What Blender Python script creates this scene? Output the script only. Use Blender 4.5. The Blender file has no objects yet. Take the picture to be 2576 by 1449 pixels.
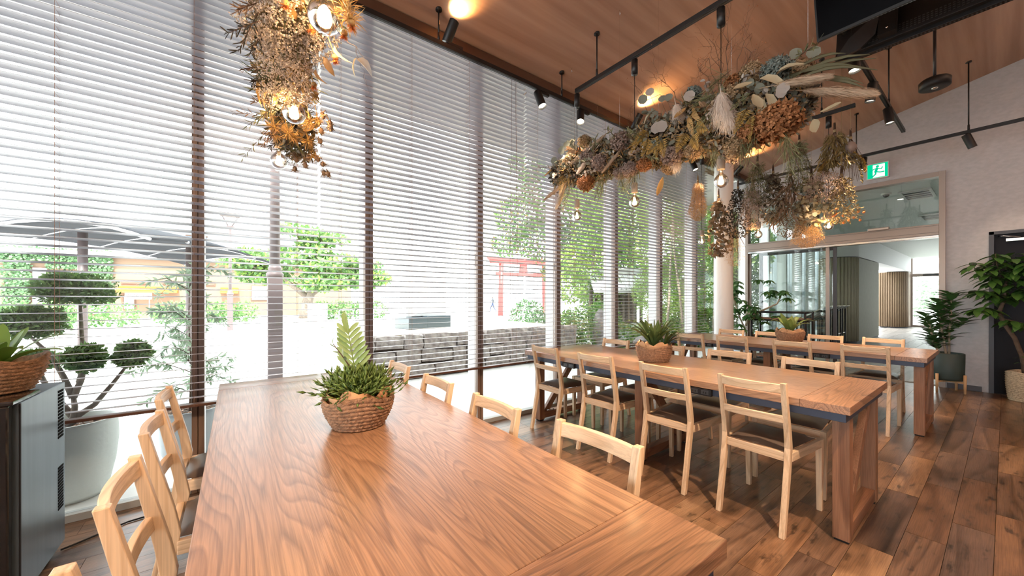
import bpy, bmesh, math, random
import numpy as np
from mathutils import Vector, Matrix

random.seed(7)
rng = np.random.default_rng(7)
R = math.radians
scene = bpy.context.scene
COL = scene.collection

# ------------------------------------------------------------------ camera, sky, sun, exposure
cam_d = bpy.data.cameras.new('camera')
cam_d.sensor_width = 36.0
cam_d.lens = 36.0 * 930.0 / 2576.0
cam_d.shift_y = 28.5 / 2576.0
cam_d.clip_start = 0.05
cam_d.clip_end = 500
cam = bpy.data.objects.new('camera', cam_d)
COL.objects.link(cam)
cam.location = (0, 0, 1.30)
cam.rotation_euler = (R(90), 0, R(-36.83))
scene.camera = cam

world = bpy.data.worlds.new('overcast_sky')
scene.world = world
world.use_nodes = True
bgn = world.node_tree.nodes['Background']
bgn.inputs[0].default_value = (0.93, 0.97, 1.0, 1)
bgn.inputs[1].default_value = 2.7

sun_d = bpy.data.lights.new('sun', 'SUN')
sun_d.energy = 4.2
sun_d.angle = R(4)
sun_d.color = (1.0, 0.96, 0.9)
sun = bpy.data.objects.new('sun', sun_d)
COL.objects.link(sun)
sun.rotation_euler = (R(38), 0, R(-12))

scene.view_settings.view_transform = 'Standard'
scene.view_settings.look = 'None'
scene.view_settings.exposure = 1.65
scene.view_settings.gamma = 1.0
scene.view_settings.use_curve_mapping = False
scene.cycles.max_bounces = 8
scene.cycles.diffuse_bounces = 4
scene.cycles.glossy_bounces = 4
scene.cycles.transmission_bounces = 6
scene.cycles.transparent_max_bounces = 16
scene.cycles.sample_clamp_indirect = 4.0
scene.cycles.caustics_reflective = False
scene.cycles.caustics_refractive = False
scene.cycles.adaptive_threshold = 0.02

# ------------------------------------------------------------------ materials
def nm(name):
    m = bpy.data.materials.new(name)
    m.use_nodes = True
    return m, m.node_tree, m.node_tree.nodes['Principled BSDF']

def rgb(c):
    return (c[0], c[1], c[2], 1.0)

def mat(name, col, rough=0.6, metal=0.0, var=0.0, scale=6.0, bump=0.0, bscale=60.0, stretch=(1, 1, 1), spec=0.5,
        island=0.0, col2=None, emit=None, estr=0.0, coat=0.0, trans=0.0):
    m, t, b = nm(name)
    n, l = t.nodes, t.links
    b.inputs['Roughness'].default_value = rough
    b.inputs['Metallic'].default_value = metal
    b.inputs['Specular IOR Level'].default_value = spec
    b.inputs['Base Color'].default_value = rgb(col)
    if coat:
        b.inputs['Coat Weight'].default_value = coat
        b.inputs['Coat Roughness'].default_value = 0.12
    if emit:
        b.inputs['Emission Color'].default_value = rgb(emit)
        b.inputs['Emission Strength'].default_value = estr
    src = None
    if var or bump:
        tc = n.new('ShaderNodeTexCoord'); mp = n.new('ShaderNodeMapping')
        mp.inputs['Scale'].default_value = stretch
        l.new(tc.outputs['Object'], mp.inputs[0])
    if var or island:
        hi = tuple(min(1, c * (1 + max(var, island))) for c in col) if col2 is None else col2
        lo = tuple(c * (1 - max(var, island)) for c in col) if col2 is None else col
        cr = n.new('ShaderNodeValToRGB')
        cr.color_ramp.elements[0].color = rgb(lo); cr.color_ramp.elements[1].color = rgb(hi)
        if island:
            g = n.new('ShaderNodeNewGeometry'); l.new(g.outputs['Random Per Island'], cr.inputs[0])
        else:
            cr.color_ramp.elements[0].position = 0.3; cr.color_ramp.elements[1].position = 0.7
            ns = n.new('ShaderNodeTexNoise'); ns.inputs['Scale'].default_value = scale
            ns.inputs['Detail'].default_value = 4
            l.new(mp.outputs[0], ns.inputs['Vector']); l.new(ns.outputs['Fac'], cr.inputs[0])
        l.new(cr.outputs[0], b.inputs['Base Color'])
    if bump:
        nb = n.new('ShaderNodeTexNoise'); nb.inputs['Scale'].default_value = bscale; nb.inputs['Detail'].default_value = 3
        l.new(mp.outputs[0], nb.inputs['Vector'])
        bp = n.new('ShaderNodeBump'); bp.inputs['Strength'].default_value = bump; bp.inputs['Distance'].default_value = 0.01
        l.new(nb.outputs['Fac'], bp.inputs['Height']); l.new(bp.outputs[0], b.inputs['Normal'])
    if trans:
        tr = n.new('ShaderNodeBsdfTranslucent'); mx = n.new('ShaderNodeMixShader')
        mx.inputs[0].default_value = trans
        out = n['Material Output']
        if b.inputs['Base Color'].is_linked:
            l.new(b.inputs['Base Color'].links[0].from_socket, tr.inputs[0])
        else:
            tr.inputs[0].default_value = rgb(col)
        l.new(b.outputs[0], mx.inputs[1]); l.new(tr.outputs[0], mx.inputs[2]); l.new(mx.outputs[0], out.inputs[0])
    return m

def wood(name, dark, light, axis='Y', ring=0.9, rings=16.0, rough=0.45, per_obj=0.0, fine=0.35, bump=0.15, coat=0.0, long=0.10,
         plank=None, spec=0.5, island=False):
    """stretched-noise contour grain; axis = grain direction"""
    m, t, b = nm(name)
    n, l = t.nodes, t.links
    b.inputs['Roughness'].default_value = rough
    b.inputs['Specular IOR Level'].default_value = spec
    if coat:
        b.inputs['Coat Weight'].default_value = coat; b.inputs['Coat Roughness'].default_value = 0.2
    tc = n.new('ShaderNodeTexCoord'); oi = n.new('ShaderNodeObjectInfo')
    rnd = n.new('ShaderNodeNewGeometry').outputs['Random Per Island'] if island else oi.outputs['Random']
    mul = n.new('ShaderNodeMath'); mul.operation = 'MULTIPLY'; mul.inputs[1].default_value = 37.0
    l.new(rnd, mul.inputs[0])
    add = n.new('ShaderNodeVectorMath'); add.operation = 'ADD'
    l.new(tc.outputs['Object'], add.inputs[0])
    cmb = n.new('ShaderNodeCombineXYZ')
    for i in range(3):
        l.new(mul.outputs[0], cmb.inputs[i])
    l.new(cmb.outputs[0], add.inputs[1])
    s = {'X': (long, 1, 1), 'Y': (1, long, 1), 'Z': (1, 1, long)}[axis]
    mp = n.new('ShaderNodeMapping'); mp.inputs['Scale'].default_value = s
    l.new(add.outputs[0], mp.inputs[0])
    n1 = n.new('ShaderNodeTexNoise'); n1.inputs['Scale'].default_value = ring * 3; n1.inputs['Detail'].default_value = 1.5
    n1.inputs['Roughness'].default_value = 0.4
    l.new(mp.outputs[0], n1.inputs['Vector'])
    m1 = n.new('ShaderNodeMath'); m1.operation = 'MULTIPLY'; m1.inputs[1].default_value = rings
    l.new(n1.outputs['Fac'], m1.inputs[0])
    fr = n.new('ShaderNodeMath'); fr.operation = 'FRACT'
    l.new(m1.outputs[0], fr.inputs[0])
    # fine fibres
    sf = {'X': (0.03, 1, 1), 'Y': (1, 0.03, 1), 'Z': (1, 1, 0.03)}[axis]
    mp2 = n.new('ShaderNodeMapping'); mp2.inputs['Scale'].default_value = sf
    l.new(add.outputs[0], mp2.inputs[0])
    n2 = n.new('ShaderNodeTexNoise'); n2.inputs['Scale'].default_value = 220; n2.inputs['Detail'].default_value = 2
    l.new(mp2.outputs[0], n2.inputs['Vector'])
    cr = n.new('ShaderNodeValToRGB')
    e = cr.color_ramp.elements
    mid = tuple((a + c) / 2 for a, c in zip(dark, light))
    e[0].position = 0.0; e[0].color = rgb(light)
    e[1].position = 1.0; e[1].color = rgb(tuple(0.92 * c for c in light))
    k = e.new(0.58); k.color = rgb(tuple(a * .35 + c * .65 for a, c in zip(dark, light)))
    k = e.new(0.86); k.color = rgb(dark)
    l.new(fr.outputs[0], cr.inputs[0])
    mx = n.new('ShaderNodeMix'); mx.data_type = 'RGBA'; mx.blend_type = 'MULTIPLY'
    mx.inputs[0].default_value = fine
    l.new(cr.outputs[0], mx.inputs[6])
    cr2 = n.new('ShaderNodeValToRGB')
    cr2.color_ramp.elements[0].position = 0.35; cr2.color_ramp.elements[0].color = (0.35, 0.33, 0.32, 1)
    cr2.color_ramp.elements[1].position = 0.6; cr2.color_ramp.elements[1].color = (1, 1, 1, 1)
    l.new(n2.outputs['Fac'], cr2.inputs[0]); l.new(cr2.outputs[0], mx.inputs[7])
    last = mx.outputs[2]
    # large tone variation
    n3 = n.new('ShaderNodeTexNoise'); n3.inputs['Scale'].default_value = 1.7; n3.inputs['Detail'].default_value = 3
    l.new(mp.outputs[0], n3.inputs['Vector'])
    mv = n.new('ShaderNodeMapRange'); mv.inputs[1].default_value = 0.3; mv.inputs[2].default_value = 0.7
    mv.inputs[3].default_value = 0.86; mv.inputs[4].default_value = 1.12
    l.new(n3.outputs['Fac'], mv.inputs[0])
    hs = n.new('ShaderNodeHueSaturation'); l.new(last, hs.inputs['Color']); l.new(mv.outputs[0], hs.inputs['Value'])
    last = hs.outputs[0]
    if per_obj:
        mr = n.new('ShaderNodeMapRange'); mr.inputs[3].default_value = 1 - per_obj; mr.inputs[4].default_value = 1 + per_obj
        l.new(oi.outputs['Random'], mr.inputs[0])
        h2 = n.new('ShaderNodeHueSaturation'); l.new(last, h2.inputs['Color']); l.new(mr.outputs[0], h2.inputs['Value'])
        last = h2.outputs[0]
    if plank:   # list of colours chosen per piece, plus dark weathered blotches and knots
        cp = n.new('ShaderNodeValToRGB'); cp.color_ramp.interpolation = 'CONSTANT'
        ee = cp.color_ramp.elements
        ee[0].position = 0; ee[0].color = rgb(plank[0]); ee[1].position = 1.0 / len(plank); ee[1].color = rgb(plank[1])
        for i, c in enumerate(plank[2:], 2):
            q = ee.new(i / len(plank)); q.color = rgb(c)
        l.new(rnd, cp.inputs[0])
        m4 = n.new('ShaderNodeMix'); m4.data_type = 'RGBA'; m4.blend_type = 'MULTIPLY'; m4.inputs[0].default_value = 1.0
        l.new(last, m4.inputs[6]); l.new(cp.outputs[0], m4.inputs[7])
        n4 = n.new('ShaderNodeTexNoise'); n4.inputs['Scale'].default_value = 5.5; n4.inputs['Detail'].default_value = 5
        mp4 = n.new('ShaderNodeMapping'); mp4.inputs['Scale'].default_value = (0.45, 1.3, 1)
        l.new(add.outputs[0], mp4.inputs[0]); l.new(mp4.outputs[0], n4.inputs['Vector'])
        cr4 = n.new('ShaderNodeValToRGB')
        cr4.color_ramp.elements[0].position = 0.28; cr4.color_ramp.elements[0].color = (0.22, 0.2, 0.2, 1)
        cr4.color_ramp.elements[1].position = 0.48; cr4.color_ramp.elements[1].color = (1, 1, 1, 1)
        l.new(n4.outputs['Fac'], cr4.inputs[0])
        m5 = n.new('ShaderNodeMix'); m5.data_type = 'RGBA'; m5.blend_type = 'MULTIPLY'; m5.inputs[0].default_value = 0.75
        l.new(m4.outputs[2], m5.inputs[6]); l.new(cr4.outputs[0], m5.inputs[7])
        n6 = n.new('ShaderNodeTexNoise'); n6.inputs['Scale'].default_value = 17; n6.inputs['Detail'].default_value = 4
        l.new(mp4.outputs[0], n6.inputs['Vector'])
        cr6 = n.new('ShaderNodeValToRGB')
        cr6.color_ramp.elements[0].position = 0.30; cr6.color_ramp.elements[0].color = (0.12, 0.11, 0.11, 1)
        cr6.color_ramp.elements[1].position = 0.40; cr6.color_ramp.elements[1].color = (1, 1, 1, 1)
        k6 = cr6.color_ramp.elements.new(0.68); k6.color = (1.18, 1.16, 1.12, 1)
        l.new(n6.outputs['Fac'], cr6.inputs[0])
        m7 = n.new('ShaderNodeMix'); m7.data_type = 'RGBA'; m7.blend_type = 'MULTIPLY'; m7.inputs[0].default_value = 0.8
        l.new(m5.outputs[2], m7.inputs[6]); l.new(cr6.outputs[0], m7.inputs[7])
        last = m7.outputs[2]
    l.new(last, b.inputs['Base Color'])
    if bump:
        bp = n.new('ShaderNodeBump'); bp.inputs['Strength'].default_value = bump; bp.inputs['Distance'].default_value = 0.004
        l.new(n2.outputs['Fac'], bp.inputs['Height']); l.new(bp.outputs[0], b.inputs['Normal'])
    return m

def glassy(name, tint=(1, 1, 1), refl=0.08, rough=0.0):
    m = bpy.data.materials.new(name); m.use_nodes = True
    t = m.node_tree; t.nodes.clear(); n, l = t.nodes, t.links
    tr = n.new('ShaderNodeBsdfTransparent'); tr.inputs[0].default_value = rgb(tint)
    gl = n.new('ShaderNodeBsdfGlossy'); gl.inputs['Roughness'].default_value = rough
    lw = n.new('ShaderNodeLayerWeight'); lw.inputs[0].default_value = 0.35
    mr = n.new('ShaderNodeMapRange'); mr.inputs[3].default_value = refl * 0.5; mr.inputs[4].default_value = min(0.9, refl * 6)
    l.new(lw.outputs['Fresnel'], mr.inputs[0])
    mx = n.new('ShaderNodeMixShader'); l.new(mr.outputs[0], mx.inputs[0])
    l.new(tr.outputs[0], mx.inputs[1]); l.new(gl.outputs[0], mx.inputs[2])
    o = n.new('ShaderNodeOutputMaterial'); l.new(mx.outputs[0], o.inputs[0])
    return m

def emis(name, col, s):
    m = bpy.data.materials.new(name); m.use_nodes = True
    t = m.node_tree; t.nodes.clear()
    e = t.nodes.new('ShaderNodeEmission'); e.inputs[0].default_value = rgb(col); e.inputs[1].default_value = s
    o = t.nodes.new('ShaderNodeOutputMaterial'); t.links.new(e.outputs[0], o.inputs[0])
    return m

M = {}
M['table'] = wood('table_oak', (0.245, 0.125, 0.065), (0.405, 0.222, 0.12), 'Y', ring=1.9, rings=26, rough=0.34, fine=0.5, bump=0.25, long=0.11, coat=0.35, spec=0.7)
M['table_end'] = wood('table_oak_end', (0.215, 0.103, 0.052), (0.41, 0.21, 0.11), 'X', ring=2.2, rings=20, rough=0.36, fine=0.55, bump=0.3, long=0.12, coat=0.35, spec=0.7)
M['tleg'] = wood('table_leg_oak', (0.17, 0.075, 0.037), (0.31, 0.15, 0.08), 'Z', ring=1.2, rings=12, rough=0.5, fine=0.4)
M['tbeam'] = wood('table_beam_oak', (0.17, 0.075, 0.037), (0.31, 0.15, 0.08), 'X', ring=1.2, rings=12, rough=0.5, fine=0.4)
M['steel'] = mat('slate_steel', (0.05, 0.062, 0.095), 0.45, metal=0.3)
M['ash'] = wood('ash_wood', (0.58, 0.40, 0.245), (0.74, 0.55, 0.365), 'Z', ring=1.5, rings=22, rough=0.42, fine=0.22, bump=0.08, long=0.07, per_obj=0.06)
M['ash_y'] = wood('ash_wood_rail', (0.58, 0.40, 0.245), (0.74, 0.55, 0.365), 'Y', ring=1.5, rings=22, rough=0.42, fine=0.22, bump=0.08, long=0.07, per_obj=0.06)
M['ash_x'] = wood('ash_wood_side', (0.58, 0.40, 0.245), (0.74, 0.55, 0.365), 'X', ring=1.5, rings=22, rough=0.42, fine=0.22, bump=0.08, long=0.07, per_obj=0.06)
M['leather'] = mat('brown_leather', (0.12, 0.085, 0.065), 0.38, var=0.25, scale=4, bump=0.08, bscale=420)
M['floor'] = wood('floor_plank', (0.55, 0.5, 0.46), (1.0, 0.96, 0.92), 'X', ring=1.1, rings=9, rough=0.29, coat=0.12, fine=0.45, bump=0.2, long=0.12,
                  plank=[(0.17, 0.095, 0.056), (0.235, 0.135, 0.078), (0.20, 0.122, 0.08), (0.27, 0.16, 0.094), (0.13, 0.083, 0.062),
                         (0.25, 0.15, 0.09), (0.185, 0.115, 0.077), (0.29, 0.18, 0.107), (0.16, 0.105, 0.08)])
M['floor_far'] = wood('floor_plank_far', (0.55, 0.5, 0.46), (1.0, 0.96, 0.92), 'X', ring=1.1, rings=9, rough=0.29, coat=0.12, fine=0.45, bump=0.2, long=0.12,
                  plank=[(0.17, 0.095, 0.056), (0.235, 0.135, 0.078), (0.20, 0.122, 0.08), (0.27, 0.16, 0.094), (0.13, 0.083, 0.062),
                         (0.25, 0.15, 0.09), (0.185, 0.115, 0.077), (0.29, 0.18, 0.107), (0.16, 0.105, 0.08)], island=True)
M['floor_base'] = mat('floor_joint', (0.045, 0.028, 0.018), 0.7)
M['ceiling'] = mat('ceiling_veneer', (0.37, 0.21, 0.142), 0.5, var=0.3, scale=9, stretch=(0.055, 1, 1), col2=(0.54, 0.34, 0.237))
M['fascia'] = mat('dark_walnut_fascia', (0.11, 0.05, 0.026), 0.5, var=0.2, scale=3, stretch=(0.1, 1, 1))
M['wallpaper'] = mat('grey_wallpaper', (0.45, 0.44, 0.45), 0.85, var=0.07, scale=30, stretch=(1, 0.6, 1.0), bump=0.2, bscale=190)
M['taupe'] = mat('taupe_aluminium', (0.33, 0.27, 0.235), 0.4, metal=0.35)
M['mullion'] = mat('brown_mullion', (0.22, 0.145, 0.105), 0.45)
M['fin'] = mat('pale_aluminium_fin', (0.72, 0.71, 0.70), 0.5)
M['sill'] = mat('grey_window_sill', (0.36, 0.37, 0.36), 0.5)
M['slat'] = mat('blind_slat_sky_sheen', (0.39, 0.375, 0.425), 0.33, var=0.1, scale=4, stretch=(0.05, 1, 1), spec=0.6)  # blue-grey paints sky reflection and haze into the colour of brown slats
M['rail'] = mat('blind_rail_brown', (0.12, 0.055, 0.035), 0.45)
M['cord'] = mat('ladder_cord', (0.35, 0.2, 0.13), 0.8)
M['glass'] = glassy('window_glass', (0.97, 0.985, 0.98), 0.06)
M['glass_in'] = glassy('interior_glass', (0.93, 0.965, 0.955), 0.09)
M['bulb'] = glassy('bulb_glass', (1.0, 0.95, 0.86), 0.16)
M['plaster'] = mat('white_column_plaster', (0.90, 0.89, 0.88), 0.8, bump=0.9, bscale=14, stretch=(1, 1, 0.35))
M['white'] = mat('white_paint', (0.66, 0.67, 0.66), 0.6)
M['offwhite'] = mat('off_white_ceiling', (0.56, 0.60, 0.58), 0.55)
M['black'] = mat('black_metal', (0.012, 0.012, 0.013), 0.42, metal=0.2)
M['black_g'] = mat('black_gloss', (0.008, 0.008, 0.009), 0.06, coat=0.6)
M['screen'] = mat('screen_black', (0.004, 0.004, 0.005), 0.2, spec=0.01)
M['black_m'] = mat('black_plastic', (0.012, 0.011, 0.012), 0.5, spec=0.25)
M['darkgrey'] = mat('dark_grey_metal', (0.05, 0.05, 0.055), 0.35, metal=0.4)
M['door'] = mat('charcoal_door', (0.012, 0.012, 0.016), 0.55, spec=.15)
M['doorframe'] = mat('slate_door_frame', (0.05, 0.053, 0.065), 0.5)
M['base'] = mat('dark_skirting', (0.06, 0.06, 0.07), 0.5)
M['socket'] = mat('taupe_concrete', (0.30, 0.255, 0.22), 0.8, var=0.1, scale=30)
M['lens'] = emis('lamp_lens', (1.0, 0.86, 0.66), 4.0)
M['fil'] = emis('bulb_filament', (1.0, 0.72, 0.38), 20.0)
M['chrome'] = mat('satin_chrome', (0.7, 0.7, 0.7), 0.25, metal=1.0)
M['vent'] = mat('matt_black_vent', (.008, .008, .009), .9, spec=.05)
M['fridge'] = mat('blue_grey_steel_panel', (0.09, 0.12, 0.15), 0.36, metal=0.45, var=0.12, scale=5, stretch=(1, 6, 0.3))
M['basket'] = mat('woven_seagrass', (0.31, 0.175, 0.10), 0.8, var=0.35, scale=60, bump=0.8, bscale=120, stretch=(1, 1, 0.6))
M['basket_pale'] = mat('woven_pale_rush', (0.50, 0.40, 0.27), 0.85, var=0.3, scale=50, bump=0.8, bscale=110)
M['paper'] = mat('kraft_paper', (0.58, 0.33, 0.17), 0.75, var=0.15, scale=8)
M['soil'] = mat('dark_soil', (0.05, 0.033, 0.022), 0.95, bump=0.6, bscale=60)
M['chips'] = mat('bark_chips', (0.32, 0.19, 0.13), 0.9, island=0.5)
M['pot_green'] = mat('dark_green_pot', (0.035, 0.06, 0.058), 0.55)
M['oakleg'] = mat('pale_oak_leg', (0.55, 0.36, 0.19), 0.5, var=0.15, scale=8, stretch=(4, 4, 0.4))
M['planter_w'] = mat('pale_stone_planter', (0.62, 0.65, 0.63), 0.8, bump=0.3, bscale=25)
M['planter_g'] = mat('grey_stone_planter', (0.38, 0.41, 0.43), 0.8, bump=0.3, bscale=25)
M['bark'] = mat('grey_bark', (0.20, 0.16, 0.13), 0.9, var=0.3, scale=14, bump=0.8, bscale=30)
M['bark_d'] = mat('brown_bark', (0.10, 0.066, 0.045), 0.9, var=0.3, scale=14, bump=0.8, bscale=30)
M['bark_p'] = mat('pale_bark', (0.42, 0.34, 0.25), 0.9, var=0.25, scale=10, bump=0.4, bscale=30)

def leafm(name, c1, c2, rough=0.45, trans=0.25):
    return mat(name, c1, rough, island=0.5, col2=c2, trans=trans)

M['l_topiary'] = leafm('topiary_leaf', (0.05, 0.12, 0.03), (0.19, 0.34, 0.09))
M['l_willow'] = leafm('willow_leaf', (0.22, 0.33, 0.22), (0.40, 0.50, 0.36))
M['l_tree'] = leafm('street_tree_leaf', (0.07, 0.17, 0.05), (0.20, 0.36, 0.12))
M['l_lime'] = leafm('lime_bamboo_leaf', (0.18, 0.33, 0.05), (0.46, 0.60, 0.16), trans=0.35)
M['l_dark'] = leafm('dark_bush_leaf', (0.05, 0.14, 0.035), (0.20, 0.37, 0.10))
M['l_red'] = leafm('rust_tipped_leaf', (0.14, 0.20, 0.06), (0.34, 0.17, 0.09))
M['l_ivy'] = leafm('ivy_leaf', (0.06, 0.15, 0.06), (0.17, 0.30, 0.13))
M['l_ficus'] = leafm('ficus_leaf', (0.02, 0.075, 0.015), (0.09, 0.20, 0.04), 0.3, 0.12)
M['l_rubber'] = leafm('rubber_leaf', (0.03, 0.10, 0.035), (0.11, 0.23, 0.07), 0.25, 0.08)
M['l_scheff'] = leafm('schefflera_leaf', (0.035, 0.11, 0.03), (0.13, 0.26, 0.07), 0.35, 0.2)
M['l_fern'] = leafm('lobed_fern_leaf', (0.24, 0.36, 0.10), (0.36, 0.46, 0.16), 0.45, 0.3)
M['l_stick'] = leafm('mistletoe_cactus_stem', (0.05, 0.10, 0.018), (0.16, 0.25, 0.05), 0.5, 0.0)
M['l_nest'] = leafm('strap_fern_leaf', (0.035, 0.075, 0.022), (0.13, 0.19, 0.06), 0.4, 0.15)
M['l_stag'] = leafm('staghorn_fern_leaf', (0.10, 0.17, 0.04), (0.24, 0.31, 0.09), 0.45, 0.2)
M['l_bright'] = leafm('bright_strap_leaf', (0.10, 0.22, 0.03), (0.26, 0.40, 0.08), 0.35, 0.25)
# dried flowers
M['d_core'] = leafm('dried_core_leaf', (0.06, 0.052, 0.034), (0.30, 0.25, 0.18), 0.8, 0.1)
M['d_euc'] = leafm('dried_eucalyptus', (0.10, 0.115, 0.09), (0.25, 0.26, 0.21), 0.7, 0.1)
M['d_eucb'] = leafm('brown_eucalyptus', (0.14, 0.085, 0.045), (0.32, 0.22, 0.13), 0.7, 0.15)
M['d_silver'] = leafm('silver_dried_leaf', (0.27, 0.245, 0.225), (0.47, 0.43, 0.39), 0.75, 0.2)
M['d_rust'] = leafm('rust_hydrangea', (0.20, 0.075, 0.025), (0.44, 0.20, 0.08), 0.8, 0.15)
M['d_tan'] = leafm('tan_hydrangea', (0.23, 0.15, 0.08), (0.46, 0.33, 0.19), 0.8, 0.15)
M['d_blue'] = leafm('blue_green_hydrangea', (0.08, 0.11, 0.10), (0.22, 0.26, 0.24), 0.8, 0.1)
M['d_mauve'] = leafm('mauve_hydrangea', (0.19, 0.13, 0.11), (0.40, 0.31, 0.27), 0.8, 0.1)
M['d_fern'] = leafm('golden_dried_fern', (0.26, 0.15, 0.03), (0.48, 0.31, 0.08), 0.7, 0.2)
M['d_pampas'] = leafm('beige_pampas', (0.42, 0.31, 0.21), (0.68, 0.54, 0.41), 0.9, 0.3)
M['d_white'] = leafm('white_smoke_plume', (0.72, 0.63, 0.55), (0.86, 0.79, 0.72), 0.9, 0.3)
M['d_long'] = leafm('curled_dried_leaf', (0.32, 0.27, 0.16), (0.56, 0.48, 0.33), 0.5, 0.2)
M['d_ochre'] = leafm('ochre_dried_leaf', (0.34, 0.19, 0.06), (0.56, 0.36, 0.14), 0.6, 0.2)
M['d_green'] = leafm('olive_needle', (0.08, 0.09, 0.035), (0.24, 0.24, 0.12), 0.7, 0.1)
M['d_olive'] = leafm('olive_protea_leaf', (0.13, 0.09, 0.03), (0.30, 0.22, 0.09), 0.7, 0.1)
M['d_gyp'] = leafm('cream_gypsophila', (0.60, 0.49, 0.40), (0.86, 0.77, 0.68), 0.9, 0.2)
M['d_gypgold'] = leafm('golden_gypsophila', (0.48, 0.27, 0.11), (0.72, 0.48, 0.26), 0.9, 0.2)
M['d_gyppink'] = leafm('rose_gypsophila', (0.40, 0.27, 0.20), (0.64, 0.49, 0.40), 0.9, 0.2)
M['d_twig'] = mat('dry_twig', (0.09, 0.05, 0.033), 0.85)
M['d_stem'] = mat('dry_straw_stem', (0.30, 0.21, 0.11), 0.85)
M['d_berry'] = mat('orange_berry', (0.36, 0.12, 0.045), 0.6)
M['d_orange'] = leafm('orange_safflower', (0.45, 0.08, 0.015), (0.75, 0.27, 0.05), 0.8, 0.1)
M['d_palm'] = leafm('dark_palm_blade', (0.045, 0.045, 0.022), (0.13, 0.12, 0.06), 0.7, 0.05)
M['d_dark'] = leafm('blackish_dried_leaf', (0.018, 0.016, 0.013), (0.075, 0.06, 0.046), 0.8, 0.05)
M['d_brown'] = leafm('brown_ribbon_leaf', (0.12, 0.07, 0.042), (0.30, 0.19, 0.12), 0.6, 0.1)

# ------------------------------------------------------------------ mesh building
CUBE_F = [(0, 3, 2, 1), (4, 5, 6, 7), (0, 1, 5, 4), (1, 2, 6, 5), (2, 3, 7, 6), (3, 0, 4, 7)]

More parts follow.
